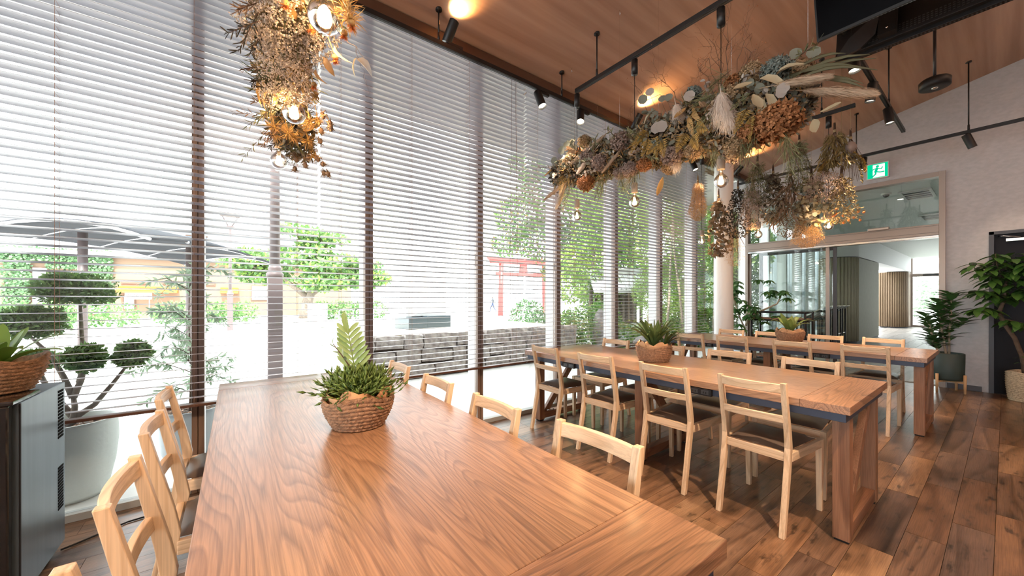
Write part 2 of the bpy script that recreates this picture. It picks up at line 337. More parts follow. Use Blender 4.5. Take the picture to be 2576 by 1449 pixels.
class MB:
    def __init__(self):
        self.v = []; self.f = []; self.m = []; self.s = []; self.nv = 0
        self.cv = []; self.cf = []; self.cm = []
    def add(self, verts, faces, mi=0, smooth=False):
        o = self.nv
        self.v.extend([tuple(p) for p in verts]); self.nv += len(verts)
        for f in faces:
            self.f.append(tuple(i + o for i in f)); self.m.append(mi); self.s.append(smooth)
        return self
    def box(self, x0, x1, y0, y1, z0, z1, mi=0, mtx=None):
        v = [(x0, y0, z0), (x1, y0, z0), (x1, y1, z0), (x0, y1, z0), (x0, y0, z1), (x1, y0, z1), (x1, y1, z1), (x0, y1, z1)]
        if mtx is not None:
            v = [mtx @ Vector(p) for p in v]
        return self.add(v, CUBE_F, mi)
    def hexa(self, lo, hi, mi=0):
        """two quads (4 pts each) joined"""
        return self.add(list(lo) + list(hi), CUBE_F, mi)
    def tube(self, path, rad, n=8, mi=0, smooth=True, caps=True, flat=1.0):
        path = [Vector(p) for p in path]
        if not hasattr(rad, '__len__'):
            rad = [rad] * len(path)
        V = []; F = []
        up = None
        for i, p in enumerate(path):
            t = (path[min(i + 1, len(path) - 1)] - path[max(i - 1, 0)])
            t = t.normalized() if t.length > 1e-9 else Vector((0, 0, 1))
            if up is None:
                a = Vector((0, 0, 1)) if abs(t.z) < 0.9 else Vector((1, 0, 0))
                up = (a - t * a.dot(t)).normalized()
            else:
                u2 = up - t * up.dot(t)
                up = u2.normalized() if u2.length > 1e-6 else up
            s = t.cross(up)
            for k in range(n):
                a = 2 * math.pi * k / n
                V.append(p + up * (math.cos(a) * rad[i]) + s * (math.sin(a) * rad[i] * flat))
        for i in range(len(path) - 1):
            for k in range(n):
                F.append((i * n + k, i * n + (k + 1) % n, (i + 1) * n + (k + 1) % n, (i + 1) * n + k))
        if caps:
            F.append(tuple(reversed(range(n)))); F.append(tuple((len(path) - 1) * n + k for k in range(n)))
        return self.add(V, F, mi, smooth)
    def cyl(self, p0, p1, r0, r1=None, n=12, mi=0, smooth=True):
        return self.tube([p0, p1], [r0, r0 if r1 is None else r1], n, mi, smooth)
    def lathe(self, prof, c=(0, 0, 0), n=24, mi=0, smooth=True, wob=None, cap0=True, cap1=False, mtx=None):
        V = []; F = []
        for i, (r, z) in enumerate(prof):
            for k in range(n):
                a = 2 * math.pi * k / n
                dr, dz = (wob(i, a) if wob else (0, 0))
                p = Vector(((r + dr) * math.cos(a), (r + dr) * math.sin(a), z + dz))
                if mtx is not None:
                    p = mtx @ p
                V.append((p.x + c[0], p.y + c[1], p.z + c[2]))
        for i in range(len(prof) - 1):
            for k in range(n):
                F.append((i * n + k, i * n + (k + 1) % n, (i + 1) * n + (k + 1) % n, (i + 1) * n + k))
        if cap0:
            F.append(tuple(reversed(range(n))))
        if cap1:
            F.append(tuple((len(prof) - 1) * n + k for k in range(n)))
        return self.add(V, F, mi, smooth)
    def ball(self, c, r, n=10, mi=0, sz=(1, 1, 1)):
        prof = [(math.sin(math.pi * i / (n // 2 + 1)) * r, -math.cos(math.pi * i / (n // 2 + 1)) * r) for i in range(n // 2 + 2)]
        prof[0] = (r * 0.02, -r); prof[-1] = (r * 0.02, r)
        return self.lathe(prof, c, n, mi, True, cap1=True, mtx=Matrix.Diagonal((*sz, 1)))
    def cards(self, P, D, N, L, W, tmpl, mi=0):
        """many copies of a small template; D along the leaf, N its up side"""
        tv, tf = tmpl
        P = np.atleast_2d(np.asarray(P, float)); k = len(P)
        D = np.broadcast_to(np.asarray(D, float), (k, 3)).copy(); N = np.broadcast_to(np.asarray(N, float), (k, 3)).copy()
        D /= np.linalg.norm(D, axis=1, keepdims=True) + 1e-9
        S = np.cross(N, D); ln = np.linalg.norm(S, axis=1, keepdims=True)
        bad = ln[:, 0] < 1e-4
        if bad.any():
            S[bad] = np.cross(np.array([0.31, 0.83, 0.46]), D[bad]); ln = np.linalg.norm(S, axis=1, keepdims=True)
        S /= ln; H = np.cross(D, S)
        L = np.broadcast_to(np.asarray(L, float), (k,))[:, None, None]; W = np.broadcast_to(np.asarray(W, float), (k,))[:, None, None]
        tv = np.array([tuple(q) + (0.0,) * (4 - len(q)) for q in tv], float)
        V = P[:, None] + D[:, None] * L * tv[None, :, 0:1] + S[:, None] * W * tv[None, :, 1:2] + H[:, None] * (L * tv[None, :, 2:3] + W * tv[None, :, 3:4])
        F = np.asarray(tf)[None] + (np.arange(k) * len(tv))[:, None, None]
        self.cv.append(V.reshape(-1, 3)); self.cf.append(F.reshape(-1, 3)); self.cm.append(np.full(k * len(tf), mi))
        return self
    def mesh(self, name):
        me = bpy.data.meshes.new(name)
        lens = [len(f) for f in self.f]
        flat = [i for f in self.f for i in f]
        V = np.array(self.v, float).reshape(-1, 3)
        mi = list(self.m); sm = list(self.s)
        if self.cv:
            cv = np.concatenate(self.cv); off = len(V); parts = []; o = off
            for a, b in zip(self.cv, self.cf):
                parts.append(b + o); o += len(a)
            cf = np.concatenate(parts)
            V = np.concatenate([V, cv]); lens += [3] * len(cf)
            flat = np.concatenate([np.array(flat, int), cf.ravel()])
            mi += list(np.concatenate(self.cm)); sm += [True] * len(cf)
        me.vertices.add(len(V)); me.vertices.foreach_set('co', V.astype(np.float32).ravel())
        me.loops.add(len(flat)); me.loops.foreach_set('vertex_index', np.asarray(flat, np.int32))
        me.polygons.add(len(lens))
        st = np.concatenate([[0], np.cumsum(lens)[:-1]]) if lens else np.zeros(0)
        me.polygons.foreach_set('loop_start', st.astype(np.int32))
        me.polygons.foreach_set('loop_total', np.asarray(lens, np.int32))
        me.polygons.foreach_set('material_index', np.asarray(mi, np.int32))
        me.polygons.foreach_set('use_smooth', np.asarray(sm, bool))
        me.update(); me.validate()
        return me
    def build(self, name, mats, parent=None, bevel=0.0, loc=None, kind=None):
        me = self.mesh(name)
        for m_ in (mats if isinstance(mats, (list, tuple)) else [mats]):
            me.materials.append(m_)
        o = bpy.data.objects.new(name, me); COL.objects.link(o)
        if parent is not None:
            o.parent = parent
        if loc is not None:
            o.location = loc
        if bevel:
            b = o.modifiers.new('edge', 'BEVEL'); b.width = bevel; b.segments = 2; b.limit_method = 'ANGLE'; b.angle_limit = R(40)
        if kind:
            o['kind'] = kind
        return o

def tag(o, label=None, cat=None, group=None, kind=None):
    if label: o['label'] = label
    if cat: o['category'] = cat
    if group: o['group'] = group
    if kind: o['kind'] = kind
    return o

def empty(name, loc=(0, 0, 0), rz=0.0, label=None, cat=None, group=None):
    o = bpy.data.objects.new(name, None); COL.objects.link(o)
    o.location = loc; o.rotation_euler = (0, 0, rz); o.empty_display_size = 0.1
    return tag(o, label, cat, group)

KIDS = {}
def kids(o):
    return [c for c in bpy.data.objects if c.parent == o]

def copy_tree(o, parent=None, cache=None):
    c = o.copy(); COL.objects.link(c); c.parent = parent
    for ch in cache[o.name] if cache and o.name in cache else []:
        copy_tree(ch, c, cache)
    return c

def tree_cache(root):
    d = {}
    for o in bpy.data.objects:
        if o.parent is not None:
            d.setdefault(o.parent.name, []).append(o)
    return d

def piece(mesh, name, parent, loc, rot=(0, 0, 0), scale=(1, 1, 1)):
    o = bpy.data.objects.new(name, mesh); COL.objects.link(o); o.parent = parent
    o.location = loc; o.rotation_euler = rot; o.scale = scale
    return o

# leaf templates: rows of (along, across, up)
def leaf_t(widths=(0.12, 0.8, 1.0, 0.6), stations=(0.0, 0.25, 0.55, 0.82), droop=0.25, fold=0.12):
    v = []; f = []
    for t, w in zip(stations, widths):
        h = -droop * t * t
        v += [(t, -0.5 * w, h, fold * w), (t, 0, h, 0), (t, 0.5 * w, h, fold * w)]
    v.append((1, 0, -droop, 0)); tip = len(v) - 1
    for i in range(len(stations) - 1):
        a, b = 3 * i, 3 * (i + 1)
        f += [(a, a + 1, b + 1), (a, b + 1, b), (a + 1, a + 2, b + 2), (a + 1, b + 2, b + 1)]
    a = 3 * (len(stations) - 1)
    f += [(a, a + 1, tip), (a + 1, a + 2, tip)]
    return v, f

T_LEAF = leaf_t()
T_FLAT = leaf_t(droop=0.05, fold=0.05)
T_CURL = leaf_t(droop=0.6, fold=0.35)
T_CURLU = leaf_t(droop=-0.5, fold=0.4)
T_BLADE = leaf_t((0.5, 0.9, 1, 0.7), (0, 0.3, 0.6, 0.85), 0.45, 0.2)
T_STRAIGHT = leaf_t((0.4, 0.9, 1, 0.8), (0, 0.3, 0.6, 0.85), 0.12, 0.25)
T_BROAD = leaf_t((0.2, 0.9, 1.0, 0.75), (0, 0.25, 0.5, 0.8), 0.3, 0.15)
T_DIA = ([(0, 0, 0), (0.5, -0.5, 0.04), (1, 0, -0.08), (0.5, 0.5, 0.04)], [(0, 1, 2), (0, 2, 3)])
T_TRI = ([(0, -0.5, 0), (0, 0.5, 0), (1, 0, -0.12)], [(0, 1, 2)])
T_HAIR = ([(0, -0.5, 0), (0, 0.5, 0), (0.55, 0.35, -0.06), (0.55, -0.35, -0.06), (1, 0, -0.28)], [(0, 1, 2), (0, 2, 3), (3, 2, 4)])
T_ROUND = ([(0, 0, 0), (0.2, -0.42, 0.05), (0.6, -0.5, 0.08), (0.92, -0.25, 0.02), (1, 0.05, -0.02), (0.9, 0.3, 0.02), (0.55, 0.5, 0.08), (0.2, 0.4, 0.05), (0.5, 0, -0.02)],
           [(8, 0, 1), (8, 1, 2), (8, 2, 3), (8, 3, 4), (8, 4, 5), (8, 5, 6), (8, 6, 7), (8, 7, 0)])
T_OCTA = ([(0, 0, 0), (0.4, -0.5, 0), (0.4, 0, 0.06), (0.4, 0.5, 0), (0.4, 0, -0.06), (1, 0, 0)],
          [(0, 2, 1), (0, 3, 2), (0, 4, 3), (0, 1, 4), (5, 1, 2), (5, 2, 3), (5, 3, 4), (5, 4, 1)])
_c = 0.5
T_BEAD = ([(0, 0, 0), (0.5, -0.5, 0), (0.5, 0, 0.5), (0.5, 0.5, 0), (0.5, 0, -0.5), (1, 0, 0)], T_OCTA[1])

def rdir(n, z=None):
    v = rng.normal(size=(n, 3)); v /= np.linalg.norm(v, axis=1, keepdims=True)
    return v

def ball_pts(n, c, r, shell=0.6):
    """points in an ellipsoid, pushed to the shell, with outward normals"""
    d = rdir(n); q = rng.uniform(shell ** 3, 1, n) ** (1 / 3)
    r = np.asarray(r, float) * np.ones(3)
    return np.asarray(c, float) + d * q[:, None] * r, d

def clump(mb, c, r, n, L, W, tmpl=T_DIA, mi=0, shell=0.65, jit=0.7, up=0.25):
    p, d = ball_pts(n, c, r, shell)
    dd = d + rng.normal(scale=jit, size=(n, 3)); dd[:, 2] += up
    mb.cards(p, dd, rdir(n) + d, L * rng.uniform(0.7, 1.25, n), W * rng.uniform(0.7, 1.2, n), tmpl, mi)

# ------------------------------------------------------------------ dimensions
YW, YB, XF = 3.29, 3.16, 8.39          # glass line, blind line, far wall
XL, YBACK = -7.0, -5.0
def ceil_z(y): return 4.468 - 0.2238 * y

# ------------------------------------------------------------------ room shell
fl = MB().box(XL, XF, YBACK, YW, -0.12, -0.008).build('floor', M['floor_base'])
tag(fl, kind='structure')
PL, PW = 0.92, 0.152
pm = MB().box(0, PL - 0.002, 0, PW - 0.002, -0.008, 0.0).mesh('plank'); pm.materials.append(M['floor'])
rows = int(math.ceil((YW + 0.42) / PW))
npl = 0
cells = []
for r_ in range(rows):
    y = -0.42 + r_ * PW
    off = (r_ * 0.37) % 1.0
    x = -1.15 - PL * off
    while x < XF:
        vis_min = -0.4
        if x + PL > -1.05:
            cells.append((x, y))
        x += PL
for (x, y) in cells:
    x1 = min(x + PL, XF); y1 = min(y + PW, YW - 0.001)
    piece(pm, 'plank', fl, (x, y, random.uniform(-0.0004, 0)), scale=((x1 - x) / PL, (y1 - y) / PW, 1))

pf = MB()
for r_ in range(1, 31):
    y = -0.42 - r_ * PW; x = XL - PL * ((r_ * 0.37) % 1.0)
    while x < XF:
        pf.box(max(x, XL), min(x + PL, XF) - 0.002, max(y, YBACK), y + PW - 0.002, -0.008, 0.0); x += PL
for r_ in range(rows):
    y = -0.42 + r_ * PW; x = -1.15 - PL * ((r_ * 0.37) % 1.0)
    while x + PL > -1.05: x -= PL
    while x > XL - PL:
        pf.box(max(x, XL), x + PL - 0.002, y, min(y + PW, YW) - 0.002, -0.008, 0.0); x -= PL
pf.build('plank_field', M['floor_far'], fl, kind='stuff')

cl = MB()
y0, y1 = YBACK, YB - 0.02
cl.hexa([(XL, y0, ceil_z(y0)), (XF, y0, ceil_z(y0)), (XF, y1, ceil_z(y1)), (XL, y1, ceil_z(y1))],
        [(XL, y0, ceil_z(y0) + 0.2), (XF, y0, ceil_z(y0) + 0.2), (XF, y1, ceil_z(y1) + 0.2), (XL, y1, ceil_z(y1) + 0.2)])
tag(cl.build('ceiling', M['ceiling']), kind='structure')
# blind box over the window: dark fascia and head
b = MB().box(XL, XF, YB - 0.02, YW + 0.25, 3.79, 4.1)
tag(b.build('trim_1', M['fascia']), kind='structure')
b = MB().box(XL, XF, YB - 0.055, YB - 0.021, 3.66, 3.762)
tag(b.build('trim_2', M['fascia'], bevel=0.003), kind='structure')
wl = MB().box(XL - 0.15, XL, YBACK, YW + 0.25, 3.4, 6.2).box(XL - 0.15, XL, YBACK, YW + 0.25, 0, 0.1)  # unseen left side, glazing added to bring in cool daylight fill
for k in range(6): wl.box(XL - 0.12, XL, YBACK + k * 1.65, YBACK + k * 1.65 + 0.1, 0.1, 3.4)
wl = tag(wl.build('wall_left', M['fin']), kind='structure')
MB().box(XL - 0.07, XL - 0.06, YBACK, YW, 0.1, 3.4).build('pane', M['glass'], wl)
tag(MB().box(XL - 0.15, XF + 0.15, YBACK - 0.15, YBACK, 0, 6.2).build('wall_back', M['wallpaper']), kind='structure')

# far wall with the sliding-door opening and the dark door
wall = MB()
OY0, OY1, OZ = 0.575, 3.17, 3.20
DY0, DY1, DZ = -0.83, 0.14, 2.235
def wbox(y0, y1, z0, z1f):
    # wall strip whose top follows the sloping ceiling
    x0, x1 = XF, XF + 0.15
    za, zb = (z1f, z1f) if z1f is not None else (ceil_z(y0) + 0.05, ceil_z(y1) + 0.05)
    wall.hexa([(x0, y0, z0), (x1, y0, z0), (x1, y1, z0), (x0, y1, z0)], [(x0, y0, za), (x1, y0, za), (x1, y1, zb), (x0, y1, zb)])
wbox(YBACK, DY0, 0, None); wbox(DY0, DY1, DZ, None); wbox(DY1, OY0, 0, None); wbox(OY0, YW + 0.2, OZ, None)
wr = tag(wall.build('wall_right', M['wallpaper']), kind='structure')
bb = MB().box(XF - 0.012, XF, DY1 + 0.06, OY0 - 0.06, 0.0, 0.075)
tag(bb.build('baseboard_right', M['base'], bevel=0.002), kind='structure')

# dark door
d2 = empty('door_2', (XF, 0, 0)); d2['kind'] = 'structure'
MB().box(0.035, 0.075, DY0 + 0.04, DY1 - 0.04, 0.005, DZ - 0.04).build('leaf', M['door'], d2)
f_ = MB()
for (ya, yb) in ((DY0, DY0 + 0.045), (DY1 - 0.045, DY1)):
    f_.box(-0.02, 0.1, ya, yb, 0, DZ)
f_.box(-0.02, 0.1, DY0, DY1, DZ - 0.045, DZ)
f_.box(0.0, 0.1, DY0, DY1, 0, 0.004)
f_.build('door_frame', M['doorframe'], d2, bevel=0.002)
MB().box(0.0, 0.034, -0.34, 0.0, 2.085, 2.13).build('closer_body', M['chrome'], d2, bevel=0.006)
MB().tube([(0.012, -0.12, 2.14), (0.0, 0.02, 2.165), (0.02, 0.06, 2.17)], 0.008, 8).build('closer_arm', M['chrome'], d2)
MB().tube([(0.03, DY0 + 0.1, 1.0), (-0.03, DY0 + 0.1, 1.0), (-0.03, DY0 + 0.22, 1.0)], 0.01, 8).build('door_handle', M['chrome'], d2)

# sliding door assembly
d1 = empty('door_1', (XF, 0, 0)); d1['kind'] = 'structure'
MB().box(-0.025, 0.12, OY0 - 0.045, OY0 + 0.02, 0, OZ).build('jamb', M['taupe'], d1, bevel=0.002)
MB().box(-0.025, 0.12, OY1 - 0.02, OY1 + 0.03, 0, OZ).build('jamb', M['taupe'], d1, bevel=0.002)
MB().box(-0.025, 0.12, OY0 + 0.02, OY1 - 0.02, OZ - 0.07, OZ).build('head_frame', M['taupe'], d1, bevel=0.002)
MB().box(-0.03, 0.13, OY0 + 0.02, OY1 - 0.02, 2.26, 2.425).build('header_box', M['taupe'], d1, bevel=0.003)
MB().box(-0.036, -0.029, OY0 + 0.02, OY1 - 0.02, 2.30, 2.303).build('seam', M['base'], d1)
MB().box(-0.036, -0.029, OY0 + 0.02, OY1 - 0.02, 2.40, 2.403).build('seam', M['base'], d1)
MB().box(-0.02, 0.11, OY0 + 0.02, OY1 - 0.02, 2.225, 2.259).build('door_track', M['chrome'], d1, bevel=0.002)
MB().box(0.045, 0.053, OY0 + 0.02, OY1 - 0.02, 2.426, OZ - 0.07).build('transom_pane', M['glass_in'], d1)
MB().box(0.02, 0.06, 1.87, 1.92, 0, 2.225).build('fixed_stile', M['taupe'], d1, bevel=0.002)
MB().box(0.02, 0.06, OY1 - 0.06, OY1 - 0.021, 0, 2.225).build('fixed_stile', M['taupe'], d1, bevel=0.002)
MB().box(0.02, 0.06, 1.92, OY1 - 0.06, 0, 0.05).build('fixed_rail', M['taupe'], d1)
MB().box(0.036, 0.044, 1.92, OY1 - 0.06, 0.05, 2.225).build('fixed_pane', M['glass_in'], d1)
lf = MB().box(0.066, 0.10, 1.78, 1.83, 0.01, 2.22).box(0.066, 0.10, 2.92, 2.97, 0.01, 2.22).box(0.066, 0.10, 1.83, 2.92, 0.01, 0.06).box(0.066, 0.10, 1.83, 2.92, 2.17, 2.22)
lf = lf.build('sliding_leaf', M['doorframe'], d1, bevel=0.002)
MB().box(0.079, 0.087, 1.83, 2.92, 0.06, 2.17).build('leaf_pane', M['glass_in'], lf)
sn = empty('door_sensor', (XF - 0.03, 1.235, 2.445), 0, 'slim beige motion sensor bar on the sliding door header', 'sensor')
MB().box(-0.045, 0, -0.125, 0.125, -0.03, 0.012).build('housing', M['taupe'], sn, bevel=0.006)
MB().box(-0.047, -0.0451, -0.115, 0.115, -0.024, 0.0).build('lens_strip', mat('sensor_lens', (0.62, 0.54, 0.46), 0.3), sn)

# exit sign with the running figure
ex = empty('exit_sign', (XF, 1.245, 3.385), 0, 'green and white emergency exit sign with running figure above the glass door', 'sign')
MB().box(-0.06, 0.0, -0.13, 0.13, -0.125, 0.125).build('housing', M['white'], ex, bevel=0.004)
XE = -0.0605
GM = emis('exit_green', (0.0, 0.62, 0.30), 0.36)
WM = emis('exit_white', (0.9, 1.0, 0.94), 0.36)
def flat(pts, x):        # polygon in the wall plane; u runs towards -Y (to the right as seen)
    return [(x, -u, v) for u, v in pts]
MB().add(flat([(-0.118, -0.113), (0.118, -0.113), (0.118, 0.113), (-0.118, 0.113)], XE), [(0, 1, 2, 3)]).build('green_face', GM, ex)
MB().add(flat([(-0.055, -0.105), (0.085, -0.105), (0.085, 0.098), (-0.055, 0.098)], XE - 0.001), [(0, 1, 2, 3)]).build('white_doorway', WM, ex)
fg = MB()
def strip(pts, w, x):
    for (a, b_) in zip(pts[:-1], pts[1:]):
        a = Vector(a); b_ = Vector(b_); t = (b_ - a).normalized(); nn = Vector((-t.y, t.x)) * w / 2; e = t * w * 0.35
        fg.add(flat([a - nn - e, b_ - nn + e, b_ + nn + e, a + nn - e], x), [(0, 1, 2, 3)])
fg.add(flat([(0.0 + 0.019 * math.cos(k * math.pi / 6), 0.068 + 0.019 * math.sin(k * math.pi / 6)) for k in range(12)], XE - 0.002), [tuple(range(12))])
strip([(-0.005, 0.038), (-0.022, -0.015)], 0.032, XE - 0.0021)
strip([(0.0, 0.036), (0.045, 0.02), (0.058, 0.046)], 0.013, XE - 0.0022)
strip([(-0.01, 0.038), (-0.045, 0.03), (-0.075, 0.008)], 0.013, XE - 0.0023)
strip([(-0.018, -0.012), (0.03, -0.03), (0.075, -0.03)], 0.017, XE - 0.0024)
strip([(-0.022, -0.012), (-0.02, -0.05), (-0.06, -0.09)], 0.018, XE - 0.0025)
fg.build('running_figure', emis('exit_green_figure', (0.0, 0.55, 0.27), 0.36), ex)

# ------------------------------------------------------------------ window wall
mull_x = [-0.2 + 1.116 * k for k in range(-6, 8)]  # unseen run to the left lengthened, without blinds, for more daylight
for i, x in enumerate(mull_x):
    t = MB().box(x - 0.033, x - 0.002, YW - 0.035, YW + 0.03, 0.0, 3.79).box(x + 0.002, x + 0.033, YW - 0.035, YW + 0.03, 0.0, 3.79)
    t.box(x - 0.004, x + 0.004, YW - 0.02, YW + 0.02, 0.0, 3.79)
    o = t.build('trim_%d' % (10 + i), M['mullion'], bevel=0.003); o['kind'] = 'structure'
    MB().box(x - 0.03, x + 0.03, YW + 0.031, YW + 0.17, 0, 3.79).build('outer_fin', M['fin'], o)
for i in range(len(mull_x)):
    xa = mull_x[i] + 0.034; xb = (mull_x[i + 1] - 0.034) if i + 1 < len(mull_x) else XF
    w = MB().box(xa, xb, YW - 0.03, YW + 0.04, 0.0, 0.045).box(xa, xb, YW - 0.03, YW + 0.04, 3.74, 3.79)
    w = w.build('window_%d' % (i + 1), M['sill'], bevel=0.002); w['kind'] = 'structure'
    MB().box(xa, xb, YW + 0.003, YW + 0.011, 0.045, 3.74).build('pane', M['glass'], w)

ev = MB().box(XL, 14.4, YW + 0.26, 5.2, 3.90, 4.05).build('eave', mat('eave_soffit', (0.50, 0.47, 0.45), 0.8)); ev['kind'] = 'structure'
# round plaster column
col = MB()
zz = [0, 0.5, 1.0, 1.5, 2.0, 2.5, 3.0, 3.4, ceil_z(2.975) + 0.02]
col.lathe([(0.147, z) for z in zz], (6.885, 2.975, 0), 40, wob=lambda i, a: (0.003 * math.sin(7 * a + i * 2.1) + 0.002 * math.sin(3 * a - i), 0), cap1=True)
tag(col.build('round_pillar', M['plaster']), kind='structure')

# venetian blinds
SL_P, Z_BOT, Z_TOP = 0.0467, 0.617, 3.70
bounds = [-1.52, 0.517, 2.55, 4.595, 6.635]
bl_lab = ['brown wooden venetian blind at left end behind the black cooler cabinet', 'brown wooden venetian blind behind the near table end and hanging bulbs',
          'brown wooden venetian blind in front of the red gate and stone wall', 'brown wooden venetian blind nearest the white round column']
for k in range(4):
    xa, xb = bounds[k] + 0.008, bounds[k + 1] - 0.008
    wdt = xb - xa
    bl = empty('venetian_blind', (xa, YB, 0), 0, bl_lab[k], 'blind', 'wooden venetian blinds along the window wall')
    sm = MB()
    pr = [(-0.034, 0.0), (-0.016, 0.0016), (0.0, 0.0021), (0.016, 0.0016), (0.034, 0.0)]
    v = []; f = []
    for (yy, z_) in pr:
        v += [(0, yy, z_), (wdt, yy, z_), (wdt, yy, z_ - 0.0018), (0, yy, z_ - 0.0018)]
    for i in range(4):
        a, c = 4 * i, 4 * (i + 1)
        f += [(a, a + 1, c + 1, c), (a + 3, c + 3, c + 2, a + 2), (a, c, c + 3, a + 3), (a + 1, a + 2, c + 2, c + 1)]
    f += [(0, 3, 2, 1), (16, 17, 18, 19)]
    sm.add(v, f)
    me = sm.mesh('slat'); me.materials.append(M['slat'])
    ns = int((Z_TOP - Z_BOT) / SL_P)
    for s in range(1, ns):
        piece(me, 'slat', bl, (random.uniform(-0.002, 0.002), 0, Z_BOT + s * SL_P), (R(random.uniform(-0.8, 0.8) - 4.6), 0, 0))
    MB().box(0, wdt, -0.027, 0.027, Z_BOT - 0.012, Z_BOT + 0.006).build('bottom_rail', M['rail'], bl, bevel=0.003)
    MB().box(0, wdt, -0.03, 0.03, Z_TOP - 0.03, Z_TOP + 0.089).build('head_rail', M['rail'], bl, bevel=0.003)
    for xx in (0.14, 0.5 * wdt - 0.29, 0.5 * wdt + 0.29, wdt - 0.14):
        t = MB()
        for yy in (-0.037, 0.037):
            t.box(xx - 0.0007, xx + 0.0007, yy - 0.0007, yy + 0.0007, Z_BOT, Z_TOP)
        for s in range(1, ns):
            z_ = Z_BOT + s * SL_P - 0.006
            t.box(xx - 0.0006, xx + 0.0006, -0.037, 0.037, z_, z_ + 0.001)
        t.build('ladder_cord', M['cord'], bl)
    # looped pull cord
    xx = wdt - 0.22
    pth = [(xx, -0.045, Z_TOP)] + [(xx + 0.01 - 0.005 * i, -0.045, 3.5 - 0.35 * i) for i in range(6)]
    lo = 1.12
    pth += [(xx - 0.01 + 0.0 * 1, -0.045, lo + 0.08), (xx + 0.01, -0.045, lo + 0.02), (xx + 0.045, -0.045, lo), (xx + 0.08, -0.045, lo + 0.03), (xx + 0.092, -0.045, lo + 0.1)]
    pth += [(xx + 0.09 - 0.006 * i, -0.045, 1.6 + 0.35 * i) for i in range(6)] + [(xx + 0.05, -0.045, Z_TOP)]
    if k in (1, 2):
        MB().tube(pth, 0.0018, 4).build('pull_cord', M['rail'], bl)

# ------------------------------------------------------------------ tables
TZ = 0.757
def make_table(name, x0, x1, y0, y1, label):
    t = empty(name, ((x0 + x1) / 2, (y0 + y1) / 2, 0), 0, label, 'table', 'long oak communal tables')
    hw, hl = (x1 - x0) / 2, (y1 - y0) / 2
    th, be = 0.043, 0.21
    MB().box(-hw, hw, -hl + be, hl - be, TZ - th, TZ).build('tabletop', M['table'], t, bevel=0.002)
    MB().box(-hw, hw, -hl, -hl + be - 0.0012, TZ - th, TZ).build('breadboard_end', M['table_end'], t, bevel=0.002)
    MB().box(-hw, hw, hl - be + 0.0012, hl, TZ - th, TZ).build('breadboard_end', M['table_end'], t, bevel=0.002)
    a = MB(); i_, h_, w_ = 0.02, 0.045, 0.03
    a.box(-hw + i_, -hw + i_ + w_, -hl + i_, hl - i_, TZ - th - h_, TZ - th).box(hw - i_ - w_, hw - i_, -hl + i_, hl - i_, TZ - th - h_, TZ - th)
    a.box(-hw + i_ + w_, hw - i_ - w_, -hl + i_, -hl + i_ + w_, TZ - th - h_, TZ - th).box(-hw + i_ + w_, hw - i_ - w_, hl - i_ - w_, hl - i_, TZ - th - h_, TZ - th)
    a.box(-hw + i_ + w_, hw - i_ - w_, -0.03, 0.03, TZ - th - h_, TZ - th)
    a.build('steel_apron', M['steel'], t, bevel=0.002)
    zt = TZ - th - h_
    lx = hw - 0.125
    for n_, (yc, flip) in enumerate(((-hl + 0.062, 1), (0.0, -1), (hl - 0.062, 1))):
        for s in (-1, 1):
            xo = s * lx
            l_ = MB().box(min(xo, xo - s * 0.07), max(xo, xo - s * 0.07), yc - 0.036, yc + 0.036, 0.012, zt)
            lo = l_.build('leg', M['tleg'], t, bevel=0.002)
            MB().box(min(xo - s * 0.008, xo - s * 0.062), max(xo - s * 0.008, xo - s * 0.062), yc - 0.03, yc + 0.03, 0, 0.0125).build('foot_pad', M['black_m'], lo)
        MB().box(-lx + 0.07, lx - 0.07, yc - 0.033, yc + 0.033, 0.022, 0.09).build('floor_beam', M['tbeam'], t, bevel=0.002)
        xa, xb = (-lx + 0.07, lx - 0.07)
        if flip < 0: xa, xb = xb, xa
        d = 1 if xb > xa else -1
        br = MB()
        lo = [(xa, yc - 0.018, 0.09), (xa + d * 0.085, yc - 0.018, 0.09), (xa + d * 0.085, yc + 0.018, 0.09), (xa, yc + 0.018, 0.09)]
        hi = [(xb - d * 0.085, yc - 0.018, zt), (xb, yc - 0.018, zt), (xb, yc + 0.018, zt), (xb - d * 0.085, yc + 0.018, zt)]
        br.hexa(lo, hi).build('brace', M['tleg'], t, bevel=0.002)
    # sockets hung on the steel apron
    for s in (-1, 1):
        for yo in (0.66, -0.55):
            ob = MB().box(s * (hw - i_ + 0.012) - 0.012, s * (hw - i_ + 0.012) + 0.012, yo - 0.075, yo + 0.075, TZ - th - h_ - 0.002, TZ - th - 0.004)
            ob = ob.build('power_outlet', M['black_m'], t, bevel=0.002)
            fp = MB(); sl = MB()
            for q in (-0.035, 0.035):
                xf = s * (hw - i_ + 0.024)
                fp.box(min(xf, xf + s * 0.002), max(xf, xf + s * 0.002), yo + q - 0.024, yo + q + 0.024, TZ - th - h_ + 0.006, TZ - th - 0.012)
                for w2 in (-0.008, 0.008):
                    sl.box(min(xf, xf + s * 0.003), max(xf, xf + s * 0.003), yo + q + w2 - 0.002, yo + q + w2 + 0.002, TZ - th - h_ + 0.013, TZ - th - 0.02)
            fp.build('face_plate', M['darkgrey'], ob); sl.build('slots', M['black_g'], ob)
    # latch hardware on the beam at the window end
    hd = MB().box(-lx + 0.09, -lx + 0.2, hl - 0.045, hl - 0.035, 0.09, 0.105).tube([(-lx + 0.1, hl - 0.1, 0.1), (-lx + 0.14, hl - 0.12, 0.11), (-lx + 0.2, hl - 0.1, 0.1)], 0.006, 6)
    hd.build('beam_latch', M['chrome'], t)
    return t
make_table('dining_table', -0.08, 0.89, 0.377, 3.02, 'nearest long oak table with bushy cactus basket on top')
make_table('dining_table', 2.47, 3.44, 0.467, 3.07, 'middle long oak table with slate steel apron and strap fern basket')
